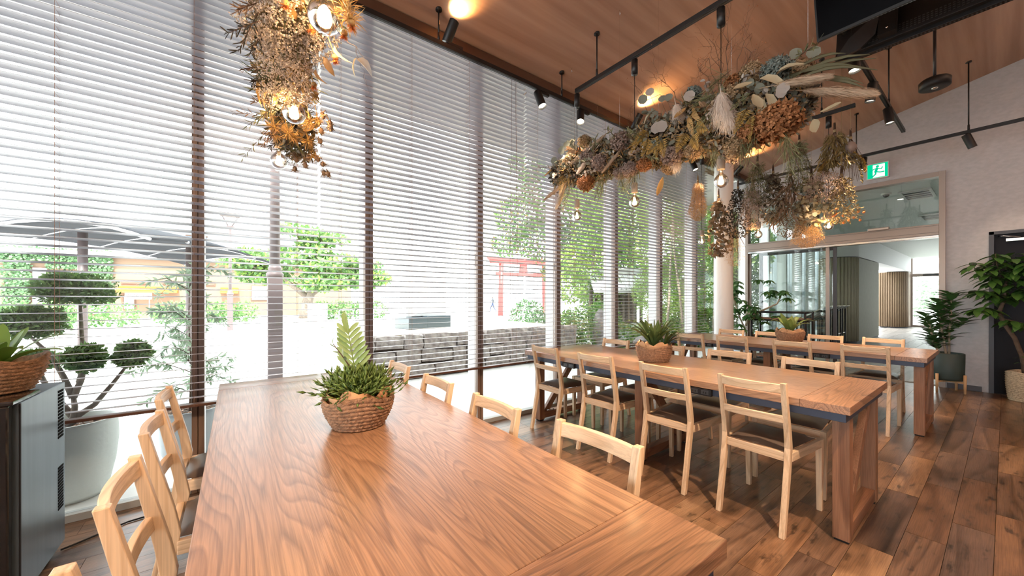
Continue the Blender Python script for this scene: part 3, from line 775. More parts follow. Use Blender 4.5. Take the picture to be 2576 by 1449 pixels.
make_table('dining_table', 5.07, 6.04, 0.43, 3.07, 'farthest long oak table in front of the sliding glass door')

# ------------------------------------------------------------------ chairs
def rear_leg(s):
    b = MB(); yo, yi = s * 0.18, s * 0.152
    pr = [(0.0, 0.0, 0.030), (0.073, 0.37, 0.040), (0.086, 0.47, 0.042), (0.074, 0.56, 0.038), (0.018, 0.84, 0.027)]
    V = []; F = []
    for (x, z, w) in pr:
        V += [(x, min(yo, yi), z), (x + w, min(yo, yi), z), (x + w, max(yo, yi), z), (x, max(yo, yi), z)]
    for i in range(len(pr) - 1):
        a, c = 4 * i, 4 * (i + 1)
        for k in range(4):
            F.append((a + k, a + (k + 1) % 4, c + (k + 1) % 4, c + k))
    F += [(3, 2, 1, 0), tuple(4 * (len(pr) - 1) + k for k in range(4))]
    return b.add(V, F)
def bow_rail(z0, z1, x, depth, th, lean):
    b = MB(); n = 10; V = []; F = []
    for i in range(n + 1):
        y = -0.156 + 0.312 * i / n
        q = 1 - (y / 0.156) ** 2
        xx = x - depth * q
        V += [(xx, y, z0), (xx + th, y, z0), (xx + th - lean, y, z1), (xx - lean, y, z1)]
    for i in range(n):
        a, c = 4 * i, 4 * (i + 1)
        for k in range(4):
            F.append((a + k, c + k, c + (k + 1) % 4, a + (k + 1) % 4))
    F += [(0, 1, 2, 3), (4 * n + 3, 4 * n + 2, 4 * n + 1, 4 * n)]
    b.add(V, F)
    return b
def make_chair(label, group):
    c = empty('dining_chair', (0, 0, 0), 0, label, 'chair', group)
    for s in (-1, 1):
        rear_leg(s).build('leg', M['ash'], c, bevel=0.0025)
    for s in (-1, 1):
        yo = s * 0.215
        b = MB(); y0, y1 = sorted((yo, yo - s * 0.034))
        b.hexa([(0.507, y0 + 0.003, 0), (0.533, y0 + 0.003, 0), (0.533, y1 - 0.003, 0), (0.507, y1 - 0.003, 0)], [(0.497, y0, 0.442), (0.535, y0, 0.442), (0.535, y1, 0.442), (0.497, y1, 0.442)])
        b.build('leg', M['ash'], c, bevel=0.0025)
    bow_rail(0.782, 0.832, 0.028, 0.019, 0.021, 0.006).build('top_rail', M['ash_y'], c, bevel=0.003)
    bow_rail(0.612, 0.655, 0.060, 0.016, 0.018, 0.006).build('back_slat', M['ash_y'], c, bevel=0.003)
    MB().box(0.088, 0.112, -0.152, 0.152, 0.393, 0.442).build('rear_apron', M['ash_y'], c, bevel=0.002)
    MB().box(0.505, 0.53, -0.182, 0.182, 0.393, 0.442).build('front_apron', M['ash_y'], c, bevel=0.002)
    for s in (-1, 1):
        b = MB()
        def q(x, z, o): return (x, s * (0.18 + (x - 0.1) * 0.083 - o), z)
        lo = [q(0.118, 0.393, 0.024), q(0.5, 0.393, 0.024), q(0.5, 0.393, 0.0), q(0.118, 0.393, 0.0)]
        hi = [q(0.118, 0.442, 0.024), q(0.5, 0.442, 0.024), q(0.5, 0.442, 0.0), q(0.118, 0.442, 0.0)]
        b.hexa(lo, hi).build('side_apron', M['ash_x'], c, bevel=0.002)
    # padded seat
    b = MB(); nx, ny = 9, 9; V = []; F = []
    for i in range(nx + 1):
        for j in range(ny + 1):
            u, w = i / nx, j / ny
            x = 0.119 + 0.378 * u; hw = 0.149 + 0.033 * u
            y = (2 * w - 1) * hw
            e = min(u, 1 - u, w, 1 - w)
            z = 0.441 + 0.028 * min(1, (e * 5.5)) ** 0.5 + 0.004 * math.sin(math.pi * u) * math.sin(math.pi * w)
            V.append((x, y, z))
    for i in range(nx):
        for j in range(ny):
            a = i * (ny + 1) + j
            F.append((a, a + ny + 1, a + ny + 2, a + 1))
    b.add(V, F, 0, True)
    b.build('seat_cushion', M['leather'], c)
    return c
proto = make_chair('', 'light ash dining chairs with brown leather seats')
_cc = None
used_proto = [False]
def chair(xtop, y, face, label, rz=0.0):
    """xtop: where the back of the chair stands; face +1 looks to +X, -1 to -X"""
    global _cc
    if not used_proto[0]:
        o = proto; used_proto[0] = True
    else:
        if _cc is None: _cc = tree_cache(proto)
        src = proto
        o = src.copy(); COL.objects.link(o)
        for ch in _cc.get(src.name, []):
            d = ch.copy(); COL.objects.link(d); d.parent = o
    o.location = (xtop - face * 0.018, y, 0)
    o.rotation_euler = (0, 0, (0 if face > 0 else math.pi) + R(rz))
    o['label'] = label; o['category'] = 'chair'; o['group'] = 'light ash dining chairs with brown leather seats'
chair(-0.25, 0.80, 1, 'ash chair of which only a back corner shows at the bottom left edge', 0)
chair(-0.25, 1.367, 1, 'ash chair with curved back rails, nearest whole back left of near table', 0)
chair(-0.265, 1.938, 1, 'ash chair left of near table, second from the window', 0)
chair(-0.295, 2.495, 1, 'ash chair left of near table, closest to window planters', 0)
chair(1.02, 0.857, -1, 'ash chair back right of near table, nearest and largest on that side', 2)
chair(0.965, 1.397, -1, 'ash chair right of near table, second from its near corner', 0)
chair(0.965, 1.993, -1, 'ash chair right of near table, third from its near corner', 0)
chair(0.965, 2.62, -1, 'ash chair right of near table, closest to the window, beside cactus basket', 0)
chair(2.39, 0.895, 1, 'ash chair before middle table, nearest its free end, whole chair in view', -1)
chair(2.395, 1.452, 1, 'ash chair before middle table, second from its free end', 1)
chair(2.39, 2.06, 1, 'ash chair before middle table, third from its free end', 1.5)
chair(2.40, 2.70, 1, 'ash chair before middle table, nearest the window', 0)
chair(3.56, 0.905, -1, 'ash chair behind middle table, nearest its free end', 0)
chair(3.555, 1.485, -1, 'ash chair behind middle table, second from its free end', 0)
chair(3.55, 2.07, -1, 'ash chair behind middle table hidden by the strap fern basket', 0)
chair(3.54, 2.70, -1, 'ash chair behind middle table, nearest the window', 0)
chair(4.95, 0.835, 1, 'ash chair before farthest table, nearest its free end', 2)
chair(4.93, 1.43, 1, 'ash chair before farthest table, second from its free end', 0)
chair(4.93, 2.05, 1, 'ash chair before farthest table, third from its free end', 0)
chair(4.90, 2.56, 1, 'ash chair before farthest table, nearest the window', 0)
chair(6.16, 0.87, -1, 'ash chair behind farthest table, nearest the potted rubber plant', 0)
chair(6.13, 1.40, -1, 'ash chair behind farthest table, right of its small fern basket', 0)
chair(6.13, 2.02, -1, 'ash chair behind farthest table, left of its small fern basket', 0)
chair(6.11, 2.52, -1, 'ash chair behind farthest table, in front of the round white column', 0)

# ------------------------------------------------------------------ tracks, spotlights, pendant bulbs
def track(name, p0, p1, rods, label):
    p0, p1 = Vector(p0), Vector(p1)
    t = empty(name, p0, 0, label, 'light track')
    d = (p1 - p0); L = d.length; along_x = abs(d.x) > abs(d.y)
    w = 0.019
    b = MB()
    if along_x: b.box(0, L, -w, w, -0.02, 0.02)
    else: b.box(-w, w, 0, L, -0.02, 0.02)
    b.build('rail', M['black'], t, bevel=0.002)
    b = MB()
    if along_x: b.box(0.01, L - 0.01, -0.005, 0.005, -0.0215, -0.0195)
    else: b.box(-0.005, 0.005, 0.01, L - 0.01, -0.0215, -0.0195)
    b.build('conductor_slot', M['darkgrey'], t)
    for r_ in rods:
        x, y = (r_, 0) if along_x else (0, r_)
        top = ceil_z(p0.y + y) - p0.z
        rb = MB().cyl((x, y, 0.018), (x, y, top), 0.007, n=8).cyl((x, y, 0.02), (x, y, 0.09), 0.011, n=8).build('hanger_rod', M['black'], t)
        MB().cyl((x, y, top - 0.012), (x, y, top + 0.006), 0.028, n=16).build('ceiling_rose', M['black'], rb)
    return t
ZT = 3.515
track('window_light_track', (-1.6, 2.94, ZT), (6.3, 2.94, ZT), (0.1, 3.01, 4.49, 6.2), 'long black light track hung along the top of the window blinds')
track('pendant_light_track', (2.86, -1.2, 3.48), (2.86, 2.70, 3.48), (0.6, 2.2, 3.62), 'black track carrying bulbs above middle table and dried flowers')
track('pendant_light_track', (0.22, -0.6, 3.48), (0.22, 2.95, 3.48), (0.5, 2.9), 'black track above the near table flowers, above the picture edge')
track('pendant_light_track', (5.62, 1.02, 3.50), (5.62, 3.0, 3.50), (0.3, 1.6), 'short black track above the hanging bunches by the far table')
track('cross_light_track', (3.2, 0.83, 3.58), (7.25, 0.83, 3.58), (0.6, 3.0), 'black track running away behind the ceiling television screens')
track('wall_light_track', (7.67, -2.2, 3.49), (7.67, 3.05, 3.49), (2.49, 3.58), 'black track hung in front of the grey end wall')

def spot(pos, target, label, energy=60, size=40, down=True, hang=0.075, col=(1.0, 0.75, 0.5), up_mount=False, blend=0.6):
    """cylindrical spotlight clipped on a track at pos"""
    p = Vector(pos); s = 1 if up_mount else -1
    e = empty('track_spotlight', p, 0, label, 'spotlight', 'black cylinder spotlights on the tracks')
    MB().box(-0.02, 0.14, -0.017, 0.017, s * 0.022, s * 0.05).build('adapter', M['black_m'], e, bevel=0.003)
    piv = Vector((0.0, 0, s * hang))
    MB().cyl((0, 0, s * 0.05), piv, 0.011, n=8).build('pivot', M['black_m'], e)
    d = (Vector(target) - (p + piv)).normalized()
    a, b_ = piv - d * 0.045, piv + d * 0.145
    q = MB().tube([a, a + d * 0.006, b_ - d * 0.004, b_], [0.037, 0.042, 0.042, 0.043], 24, caps=False)
    q.tube([a, a + d * 0.001], [0.037, 0.001], 24, caps=False)
    q.tube([b_, b_ - d * 0.02], [0.043, 0.038], 24, caps=False)
    q.build('barrel', M['black'], e)
    MB().tube([b_ - d * 0.0225, b_ - d * 0.021], [0.0395, 0.0395], 24).build('lens', M['lens'], e)
    ld = bpy.data.lights.new('spot_beam', 'SPOT'); ld.energy = energy * 0.72; ld.spot_size = R(size); ld.spot_blend = blend; ld.color = col
    ld.shadow_soft_size = 0.025
    lo = bpy.data.objects.new('spot_beam', ld); COL.objects.link(lo); lo.parent = e
    lo.location = b_ + d * 0.012
    lo.rotation_euler = d.to_track_quat('-Z', 'Y').to_euler()
WARM = (1.0, 0.73, 0.50)
spot((1.50, 2.94, ZT), (1.66, 2.72, 4.2), 'black spotlight aimed up at the ceiling, second rod side of the window track', 28, 100, up_mount=True, hang=0.085, col=(1.0, 0.55, 0.2), blend=1.0)
spot((2.55, 2.94, ZT), (2.75, 1.9, 0.75), 'black spotlight on window track aimed down, left of the middle table track end', 150, 50, col=WARM)
spot((3.19, 2.94, ZT), (1.80, 1.75, 0.0), 'black spotlight on window track right behind the middle table track end', 420, 44, col=WARM)
spot((4.23, 2.94, ZT), (4.24, 2.5, 4.2), 'black spotlight aimed up and hidden behind the big dried flower cluster', 30, 100, up_mount=True, hang=0.085, col=(1.0, 0.55, 0.2), blend=1.0)
spot((5.73, 2.94, ZT), (5.6, 1.8, 0.75), 'black spotlight on window track hanging below the big flower cluster', 170, 50, col=WARM)
spot((3.70, 0.83, 3.58), (3.0, 0.9, 0.75), 'black spotlight with lit face just under the front television screen', 110, 50, col=WARM)
spot((4.5, 0.83, 3.58), (4.0, 0.5, 0.0), 'black spotlight half hidden under the rear television corner', 60, 55, col=WARM)
spot((5.3, 0.83, 3.58), (5.35, 1.2, 0.75), 'black spotlight at the tip of the long pampas plumes', 150, 55, col=WARM)
spot((6.15, 0.83, 3.58), (6.0, 0.4, 0.0), 'black spotlight at the far end of the cross track', 45, 55, col=WARM)
spot((7.67, 0.30, 3.49), (8.3, -0.6, 0.6), 'black spotlight on wall track aimed at the dark door', 16, 60, col=WARM)
spot((7.67, 1.30, 3.49), (7.5, 1.5, 1.0), 'black spotlight on wall track left of the exit sign', 45, 60, col=WARM)
spot((7.3, 2.94, ZT), (7.17, 2.3, 4.2), 'black spotlight aimed up by the round column behind the bunches', 30, 100, up_mount=True, hang=0.085, col=(1.0, 0.55, 0.2), blend=1.0)
track('corner_light_track', (6.9, 2.94, ZT), (7.6, 2.94, ZT), (0.2,), 'short black track piece near the round column top')
# lamps of the same kind above the near table, out of the frame, on the cross tracks behind the camera
track('cross_light_track', (-1.8, -0.55, 3.58), (2.7, -0.55, 3.58), (0.4, 3.0), 'black track above and behind the camera, out of the picture')
spot((0.55, -0.55, 3.58), (0.45, 1.5, 0.75), 'black spotlight above the near table, first beyond the picture edge', 120, 46, col=WARM)
spot((1.6, -0.55, 3.58), (1.75, 1.5, 0.0), 'black spotlight above the aisle, second beyond the picture edge', 260, 50, col=WARM)
spot((-1.2, -0.55, 3.58), (-0.5, 1.4, 0.4), 'black spotlight above the left chairs, third beyond the picture edge', 110, 50, col=WARM)
spot((2.5, -0.55, 3.58), (3.2, 0.5, 0.0), 'black spotlight above the open floor, fourth beyond the picture edge', 45, 60, col=WARM)

track('rear_fill_light_track', (-4.0, -2.6, 3.7), (7.5, -2.6, 3.7), (0.5, 5.0, 11.0), 'long black track added behind the camera for the fill uplights, out of the picture')
for k, x in enumerate((-3.0, -0.6, 1.8, 4.2, 6.4)):  # unseen uplights added behind the camera to brighten the room
    spot((x, -2.6, 3.7), (x, -2.4, 5.0), 'unseen fill uplight added on the rear track behind the camera, number %s from its window-wall end' % ('one', 'two', 'three', 'four', 'five')[k], 185, 150, up_mount=True, hang=0.085, col=(1.0, 0.88, 0.76))

def pendant(x, y, ztrack, label, zb=2.17):
    e = empty('pendant_bulb', (x, y, zb), 0, label, 'pendant lamp', 'clear globe bulbs hanging above the tables')
    top = ztrack - zb
    MB().cyl((0, 0, top - 0.15), (0, 0, top - 0.02), 0.028, n=16).build('track_adapter', M['black'], e, bevel=0.0)
    MB().cyl((0, 0, 0.16), (0, 0, top - 0.15), 0.0028, n=6).build('cord', M['black_m'], e)
    MB().lathe([(0.004, 0.17), (0.026, 0.168), (0.027, 0.16), (0.027, 0.085), (0.024, 0.083), (0.02, 0.083)], n=20, cap0=True, cap1=True).build('lamp_holder', M['socket'], e)
    g = MB().lathe([(0.0135, 0.084), (0.014, 0.062), (0.018, 0.052), (0.03, 0.04), (0.043, 0.022), (0.049, 0.0), (0.047, -0.016), (0.038, -0.033), (0.024, -0.044), (0.009, -0.049), (0.0005, -0.05)], n=24, cap0=False)
    g = g.build('globe', M['bulb'], e)
    MB().cyl((0, 0, 0.066), (0, 0, 0.084), 0.0125, n=12).build('cap', M['chrome'], g)
    f = MB()
    for k in range(6):
        a = k * math.pi / 3
        f.tube([(0.005 * math.cos(a), 0.005 * math.sin(a), 0.032), (0.011 * math.cos(a), 0.011 * math.sin(a), -0.012)], 0.0016, 5)
    f.build('filament', M['fil'], g)
    MB().cyl((0, 0, 0.034), (0, 0, 0.07), 0.003, n=6).build('stem', M['glass'], g)
    ld = bpy.data.lights.new('bulb_glow', 'POINT'); ld.energy = 4.0; ld.color = (1.0, 0.62, 0.3); ld.shadow_soft_size = 0.02
    lo = bpy.data.objects.new('bulb_glow', ld); COL.objects.link(lo); lo.parent = e; lo.location = (0, 0, 0.01)
ys = (1.255, 1.99, 2.74)
for y, a in zip(ys, ('largest globe bulb at the top edge in the left flower garland', 'globe bulb in the middle of the left flower garland', 'globe bulb below the window end of the left flower garland')):
    pendant(0.22, y, 3.46, a)
for y, a in zip(ys, ('globe bulb below white plume of the big flower cluster', 'globe bulb under the middle of the big flower cluster', 'globe bulb under the window end of the big flower cluster')):
    pendant(2.86, y if y < 2.7 else 2.685, 3.46, a)
for y, a in zip(ys, ('globe bulb below the rosehip bunch by the glass door', 'globe bulb between hanging bunches in front of the door header', 'globe bulb left of the round white column')):
    pendant(5.62, y, 3.48, a)

# ------------------------------------------------------------------ dried flowers
def V3(*a): return np.array(a, float)

def wires(parent, o, pts):
    """fine hanging wires up to small ceiling hooks"""
    b = MB()
    for (x, y, z) in pts:
        top = ceil_z(y)
        b.cyl((x - o[0], y - o[1], z - o[2]), (x - o[0], y - o[1], top - o[2] - 0.03), 0.0004, n=4)
        c = (x - o[0], y - o[1], top - o[2] - 0.02)
        b.tube([(c[0], c[1], c[2] + 0.022), (c[0], c[1], c[2]), (c[0] + 0.008, c[1], c[2] - 0.01), (c[0] + 0.008, c[1] + 0.004, c[2] - 0.018), (c[0], c[1], c[2] - 0.014)], 0.0022, 5)
    return b.build('hanging_wire', M['chrome'], parent)

def plume(a, b, w, m, parent, o, n=900, droop=0.25, airy=0.0, name='pampas_plume'):
    a = V3(*a) - o; b = V3(*b) - o
    L = np.linalg.norm(b - a); ax = (b - a) / L
    t = rng.uniform(0.0, 1, n) ** 0.85
    prof = np.sin(np.pi * np.clip(0.08 + 0.86 * t, 0, 1)) ** 0.6
    bend = V3(0, 0, -1)[None] * (droop * L * 0.25 * t ** 2)[:, None]
    rad = rdir(n); rad -= (rad @ ax)[:, None] * ax; rad /= np.linalg.norm(rad, axis=1, keepdims=True) + 1e-9
    P = a + ax * (t * L)[:, None] + bend + rad * (w * 0.28 * prof * rng.uniform(0, 1, n))[:, None]
    D = ax[None] * (1.3 - airy) + rad * rng.uniform(0.35, 0.8 + airy, n)[:, None] + V3(0, 0, -0.3 - airy * 0.6)
    if airy > 0.25:      # smoke-bush like: long soft hairs falling in a ragged tail
        t = rng.uniform(0, .62, n); q = rng.uniform(0, 1, n) ** .7
        P = a + ax * (t * L)[:, None] + rad * (w * .36 * (.45 + .55 * np.sin(np.pi * (t + .15))) * q)[:, None]
        D = ax[None] * 1.0 + rad * (.25 + .55 * q)[:, None] + rng.normal(scale=.22, size=(n, 3)) + V3(0, 0, -.25)
        prof = rng.uniform(.5, 1.5, n)
    mb = MB()
    mb.cards(P, D, rad, w * prof * rng.uniform(0.6, 1.05, n) + 0.008, 0.0022 + 0.0012 * rng.random(n), T_HAIR)
    mb.tube([a - ax * 0.08, a + ax * L * 0.4, a + ax * L * 0.7 + V3(0, 0, -droop * L * 0.1)], [0.003, 0.0025, 0.001], 5)
    return mb.build(name, m, parent)

def flower_head(c, r, m, parent, o, n=150, name='hydrangea_head', sq=(1, 1, 0.85), size=0.28):
    mb = MB(); c = V3(*c) - o; n = int(n * (1.6 if r < .07 else 2.6)); size = .24 if r < .07 else .17
    p, d = ball_pts(n, c, V3(*sq) * r, 0.75)
    for k in range(2):
        dd = np.cross(d, rdir(n)) + d * 0.35
        mb.cards(p + rng.normal(scale=r * 0.04, size=(n, 3)), dd, d, r * size * rng.uniform(0.8, 1.3, n), r * size * 0.8, T_DIA)
    clump(mb, c, r * 0.62, n // 2, r * 0.5, r * 0.3, T_DIA)
    return mb.build(name, m, parent)

def sprig(a, b, m, parent, o, n=14, L=0.05, W=0.03, tmpl=T_ROUND, stem='d_twig', name='leaf_sprig', droop=0.1, spread=0.9, sr=0.0022):
    a = V3(*a) - o; b = V3(*b) - o
    ax = b - a; Ln = np.linalg.norm(ax)
    t = np.linspace(0.15, 1, n)
    path = [a + ax * q + V3(0, 0, -droop * Ln * q * q) for q in (0, 0.33, 0.66, 1)]
    P = np.array([a + ax * q + V3(0, 0, -droop * Ln * q * q) for q in t])
    D = ax / Ln * 0.7 + rdir(n) * spread
    mb = MB(); mb.tube(path, [sr * 1.4, sr * 1.2, sr, sr * 0.6], 5, mi=1)
    mb.cards(P, D, rdir(n), L * rng.uniform(0.7, 1.2, n), W * rng.uniform(0.8, 1.15, n), tmpl)
    return mb.build(name, [m, M[stem]], parent)

def frond(a, b, w, m, parent, o, n=26, droop=0.3, name='fern_frond', lw=0.006, stem='d_fern'):
    a = V3(*a) - o; b = V3(*b) - o
    ax = b - a; Ln = np.linalg.norm(ax); axn = ax / Ln
    side = np.cross(axn, rdir(1)[0] * 0.3 + V3(-0.8, 0, -0.6)); side /= np.linalg.norm(side)
    t = np.linspace(0.06, 1, n)
    path = [a + ax * q + V3(0, 0, -droop * Ln * (q * q)) for q in t]
    mb = MB(); mb.tube(path[::5] + [path[-1]], 0.0018, 4, mi=1)
    for s in (-1, 1):
        D = side[None] * s + axn[None] * 0.55 + rng.normal(scale=0.06, size=(n, 3))
        mb.cards(np.array(path), D, np.cross(axn, side)[None], w * (1.05 - t ** 1.6) * rng.uniform(0.85, 1.1, n) + 0.004, lw, T_DIA)
    return mb.build(name, [m, M[stem]], parent)

def twigs(lines, parent, o, berries=10, name='twig_branch', m='d_twig', r0=0.003, wander=0.05, kids_=3, mb_ball=0.0042):
    mb = MB(); tips = []
    for (a, b) in lines:
        a = V3(*a) - o; b = V3(*b) - o
        def grow(p, q, r, depth):
            n = 6; pts = []
            for i in range(n + 1):
                u = i / n
                pts.append(p + (q - p) * u + rng.normal(scale=wander * np.linalg.norm(q - p), size=3) * (0 < i) * 0.5)
            mb.tube(pts, [r * (1 - 0.6 * i / n) for i in range(n + 1)], 5, mi=0, caps=False)
            tips.append(pts[-1])
            if depth > 0:
                for _ in range(kids_):
                    i = random.randint(2, n - 1)
                    d = (q - p) * random.uniform(0.25, 0.5) + rng.normal(scale=0.28 * np.linalg.norm(q - p), size=3)
                    tips.append(pts[i]); grow(pts[i], pts[i] + d, r * 0.55, depth - 1)
        grow(a, b, r0, 2)
    if berries:
        idx = rng.integers(0, len(tips), berries * len(lines))
        P = np.array([tips[i] for i in idx]) + rng.normal(scale=0.01, size=(len(idx), 3))
        mb.cards(P, rdir(len(P)), rdir(len(P)), mb_ball * 2, mb_ball * 2, T_BEAD, 1)
    return mb.build(name, [M[m], M['d_berry']], parent)

def needles(a, b, parent, o, n=42, L=0.15, m='d_green', name='needle_spray', w=0.0032, spread=0.33):
    a = V3(*a) - o; b = V3(*b) - o
    t = rng.uniform(0, 0.7, n)
    P = a + (b - a) * t[:, None] + rng.normal(scale=0.012, size=(n, 3))
    D = (b - a) / np.linalg.norm(b - a) + rng.normal(scale=spread, size=(n, 3))
    mb = MB(); mb.cards(P, D, rdir(n), L * rng.uniform(0.5, 1.1, n), w, T_STRAIGHT)
    mb.tube([a, (a + b) / 2, b], 0.002, 4, mi=1)
    return mb.build(name, [M[m], M['d_twig']], parent)

def longleaf(a, b, w, m, parent, o, name='curled_leaf', tmpl=T_CURL):
    a = V3(*a) - o; b = V3(*b) - o
    mb = MB(); D = (b - a)
    mb.cards([a], [D], [V3(-0.6, random.uniform(-0.5, 0.5), 0.6)], np.linalg.norm(D) * 1.05, w, tmpl)
    o_ = mb.build(name, m, parent)
    return o_

# --- big cluster over the middle table
O2 = V3(2.88, 1.85, 2.60)
F2 = empty('dried_flower_cluster', tuple(O2), 0, 'big cloud of dried flowers, pampas and eucalyptus hung over the middle table', 'dried flowers')
core = MB()
for (y, z, ry, rz_, rx, n) in [(0.92, 2.57, .20, .20, .19, 900), (1.2, 2.60, .24, .22, .2, 1100), (1.5, 2.63, .24, .21, .2, 1000), (1.8, 2.63, .24, .19, .2, 1000), (2.1, 2.63, .24, .18, .19, 900), (2.4, 2.66, .24, .18, .17, 900), (2.7, 2.68, .22, .16, .15, 700), (2.92, 2.68, .13, .13, .11, 350)]:
    c_ = V3(2.88, y, z) - O2
    clump(core, c_, (rx, ry, rz_), int(n * .6), 0.045, 0.018, T_LEAF, 0, 0.55, 0.8)
    clump(core, c_, (rx * 1.05, ry, rz_ * 1.05), n // 4, 0.045, 0.034, T_ROUND, 1, 0.8, 0.8)
    clump(core, c_, (rx * 0.7, ry, rz_ * 0.7), n // 2, 0.08, 0.03, T_LEAF, 2, 0.2, 0.9)
    clump(core, c_, (rx * 1.1, ry, rz_ * 1.1), n // 8, 0.09, 0.005, T_STRAIGHT, 3, 0.7, 0.8)
    clump(core, c_, (rx * 1.08, ry, rz_ * 1.08), n // 6, 0.03, 0.022, T_BROAD, 4, 0.8, 0.8)
    clump(core, c_, (rx * 1.04, ry, rz_ * 1.04), int(n * .7), 0.026, 0.018, T_DIA, 5, 0.8, 0.9)
    clump(core, c_, (rx * 1.04, ry, rz_ * 1.04), int(n * .6), 0.026, 0.018, T_DIA, 6, 0.8, 0.9)
    clump(core, c_, (rx * 1.0, ry, rz_ * 1.0), n // 4, 0.04, 0.012, T_CURL, 7, 0.8, 0.9)
core.build('foliage_core', [M['d_core'], M['d_euc'], M['d_dark'], M['d_green'], M['d_silver'], M['d_eucb'], M['d_tan'], M['d_ochre']], F2, kind='stuff')
MB().tube([(0, -1.15, -0.0), (0, -0.5, 0.04), (0, 0.4, 0.04), (0, 1.1, 0.08)], 0.012, 6).build('bare_branch', M['bark_d'], F2)
hc = {'rust': 'd_rust', 'tan': 'd_tan', 'blue': 'd_blue', 'mauve': 'd_mauve'}
for (k, x, y, z, r) in [('rust', 2.75, 2.46, 2.44, .09), ('rust', 2.72, 1.8, 2.42, .062), ('rust', 2.64, 0.83, 2.38, .125), ('rust', 2.68, 0.98, 2.36, .09), ('tan', 2.68, 1.07, 2.31, .08), ('tan', 2.85, 1.05, 2.86, .075), ('tan', 2.8, .76, 2.72, .065),
                        ('blue', 2.74, .87, 2.75, .085), ('blue', 2.8, 1.43, 2.87, .06), ('mauve', 2.75, 1.96, 2.43, .07), ('mauve', 2.72, 2.26, 2.57, .085), ('tan', 2.8, 2.53, 2.88, .068), ('mauve', 2.72, 1.56, 2.42, .08),
                        ('rust', 2.76, 1.37, 2.64, .062), ('mauve', 2.7, 2.02, 2.68, .09), ('tan', 2.72, 1.39, 2.40, .062), ('blue', 2.7, 1.68, 2.54, .055), ('tan', 2.75, 1.14, 2.72, .065), ('rust', 2.82, 1.16, 2.84, .055), ('mauve', 2.74, 2.42, 2.68, .085),
                        ('tan', 2.78, 2.72, 2.74, .07), ('rust', 2.8, 2.62, 2.80, .05), ('mauve', 2.8, 2.1, 2.45, .06), ('tan', 2.95, 1.7, 2.43, .08), ('mauve', 2.95, 1.2, 2.38, .08)]:
    flower_head((x, y, z), r, M[hc[k]], F2, O2, n=int(110 + r * 900))
for (m, a, b, w, n, dr, ai) in [('d_pampas', (2.76, 2.22, 2.84), (2.75, 2.68, 2.69), .075, 900, .1, 0), ('d_white', (2.72, 2.34, 2.70), (2.70, 2.52, 2.56), .06, 800, .1, .1), ('d_pampas', (2.72, 2.0, 2.64), (2.68, 2.20, 2.47), .045, 700, .1, 0),
                                ('d_pampas', (2.84, 2.78, 2.57), (2.8, 3.13, 2.44), .06, 800, .1, 0), ('d_white', (2.87, 2.88, 2.58), (2.85, 2.99, 2.32), .06, 700, .1, .2), ('d_pampas', (2.86, 2.84, 2.56), (2.84, 2.93, 2.36), .06, 600, .1, .1),
                                ('d_white', (2.68, 1.50, 2.77), (2.65, 1.46, 2.65), .075, 800, .05, .4), ('d_white', (2.62, 1.15, 2.68), (2.58, 1.11, 2.43), .105, 1900, .1, .55), ('d_white', (2.62, 1.12, 2.6), (2.58, 1.07, 2.36), .08, 900, .1, .6),
                                ('d_pampas', (2.66, .86, 2.62), (2.64, .59, 2.55), .075, 1300, .1, 0), ('d_pampas', (2.73, .73, 2.555), (2.70, .42, 2.40), .085, 1700, .1, 0), ('d_white', (2.86, 1.62, 2.46), (2.8, 1.55, 2.3), .07, 500, .1, .3)]:
    plume(a, b, w, M[m], F2, O2, n, dr, ai, 'pampas_plume' if m == 'd_pampas' else 'smoke_plume')
for (k, x, y, z, s) in [('s', 2.62, .82, 2.57, .092), ('s', 2.63, .80, 2.54, .075), ('s', 2.75, 1.76, 3.02, .092), ('e', 2.75, 1.82, 2.98, .1), ('e', 2.75, 1.61, 2.91, .09), ('e', 2.75, 1.66, 2.92, .08), ('s', 2.67, 1.67, 2.66, .114), ('s', 2.67, 1.59, 2.65, .112), ('s', 2.68, 1.4, 2.8, .105),
                        ('e', 2.85, .79, 2.86, .091), ('e', 2.85, .7, 2.82, .098), ('e', 2.85, .83, 2.79, .092), ('e', 2.8, 2.87, 2.90, .11), ('e', 2.8, 2.75, 2.93, .1), ('e', 2.8, 2.96, 2.82, .1), ('s', 2.66, 1.28, 2.71, .08), ('e', 2.7, 1.02, 2.72, .07), ('e', 2.7, .95, 2.66, .07)]:
    mb = MB(); s *= .82; mb.cards([V3(x, y, z - s * 0.5) - O2], [V3(rng.normal() * .3, rng.normal() * .4, 1)], [V3(-1, -.4, .2)], s, s * .95, T_ROUND)
    mb.tube([V3(x, y, z - s * .5) - O2, V3(x + .06, y, z - s * .5 - .06) - O2], .0015, 4, mi=1)
    mb.build('round_leaf', [M['d_silver' if k == 's' else 'd_euc'], M['d_twig']], F2)
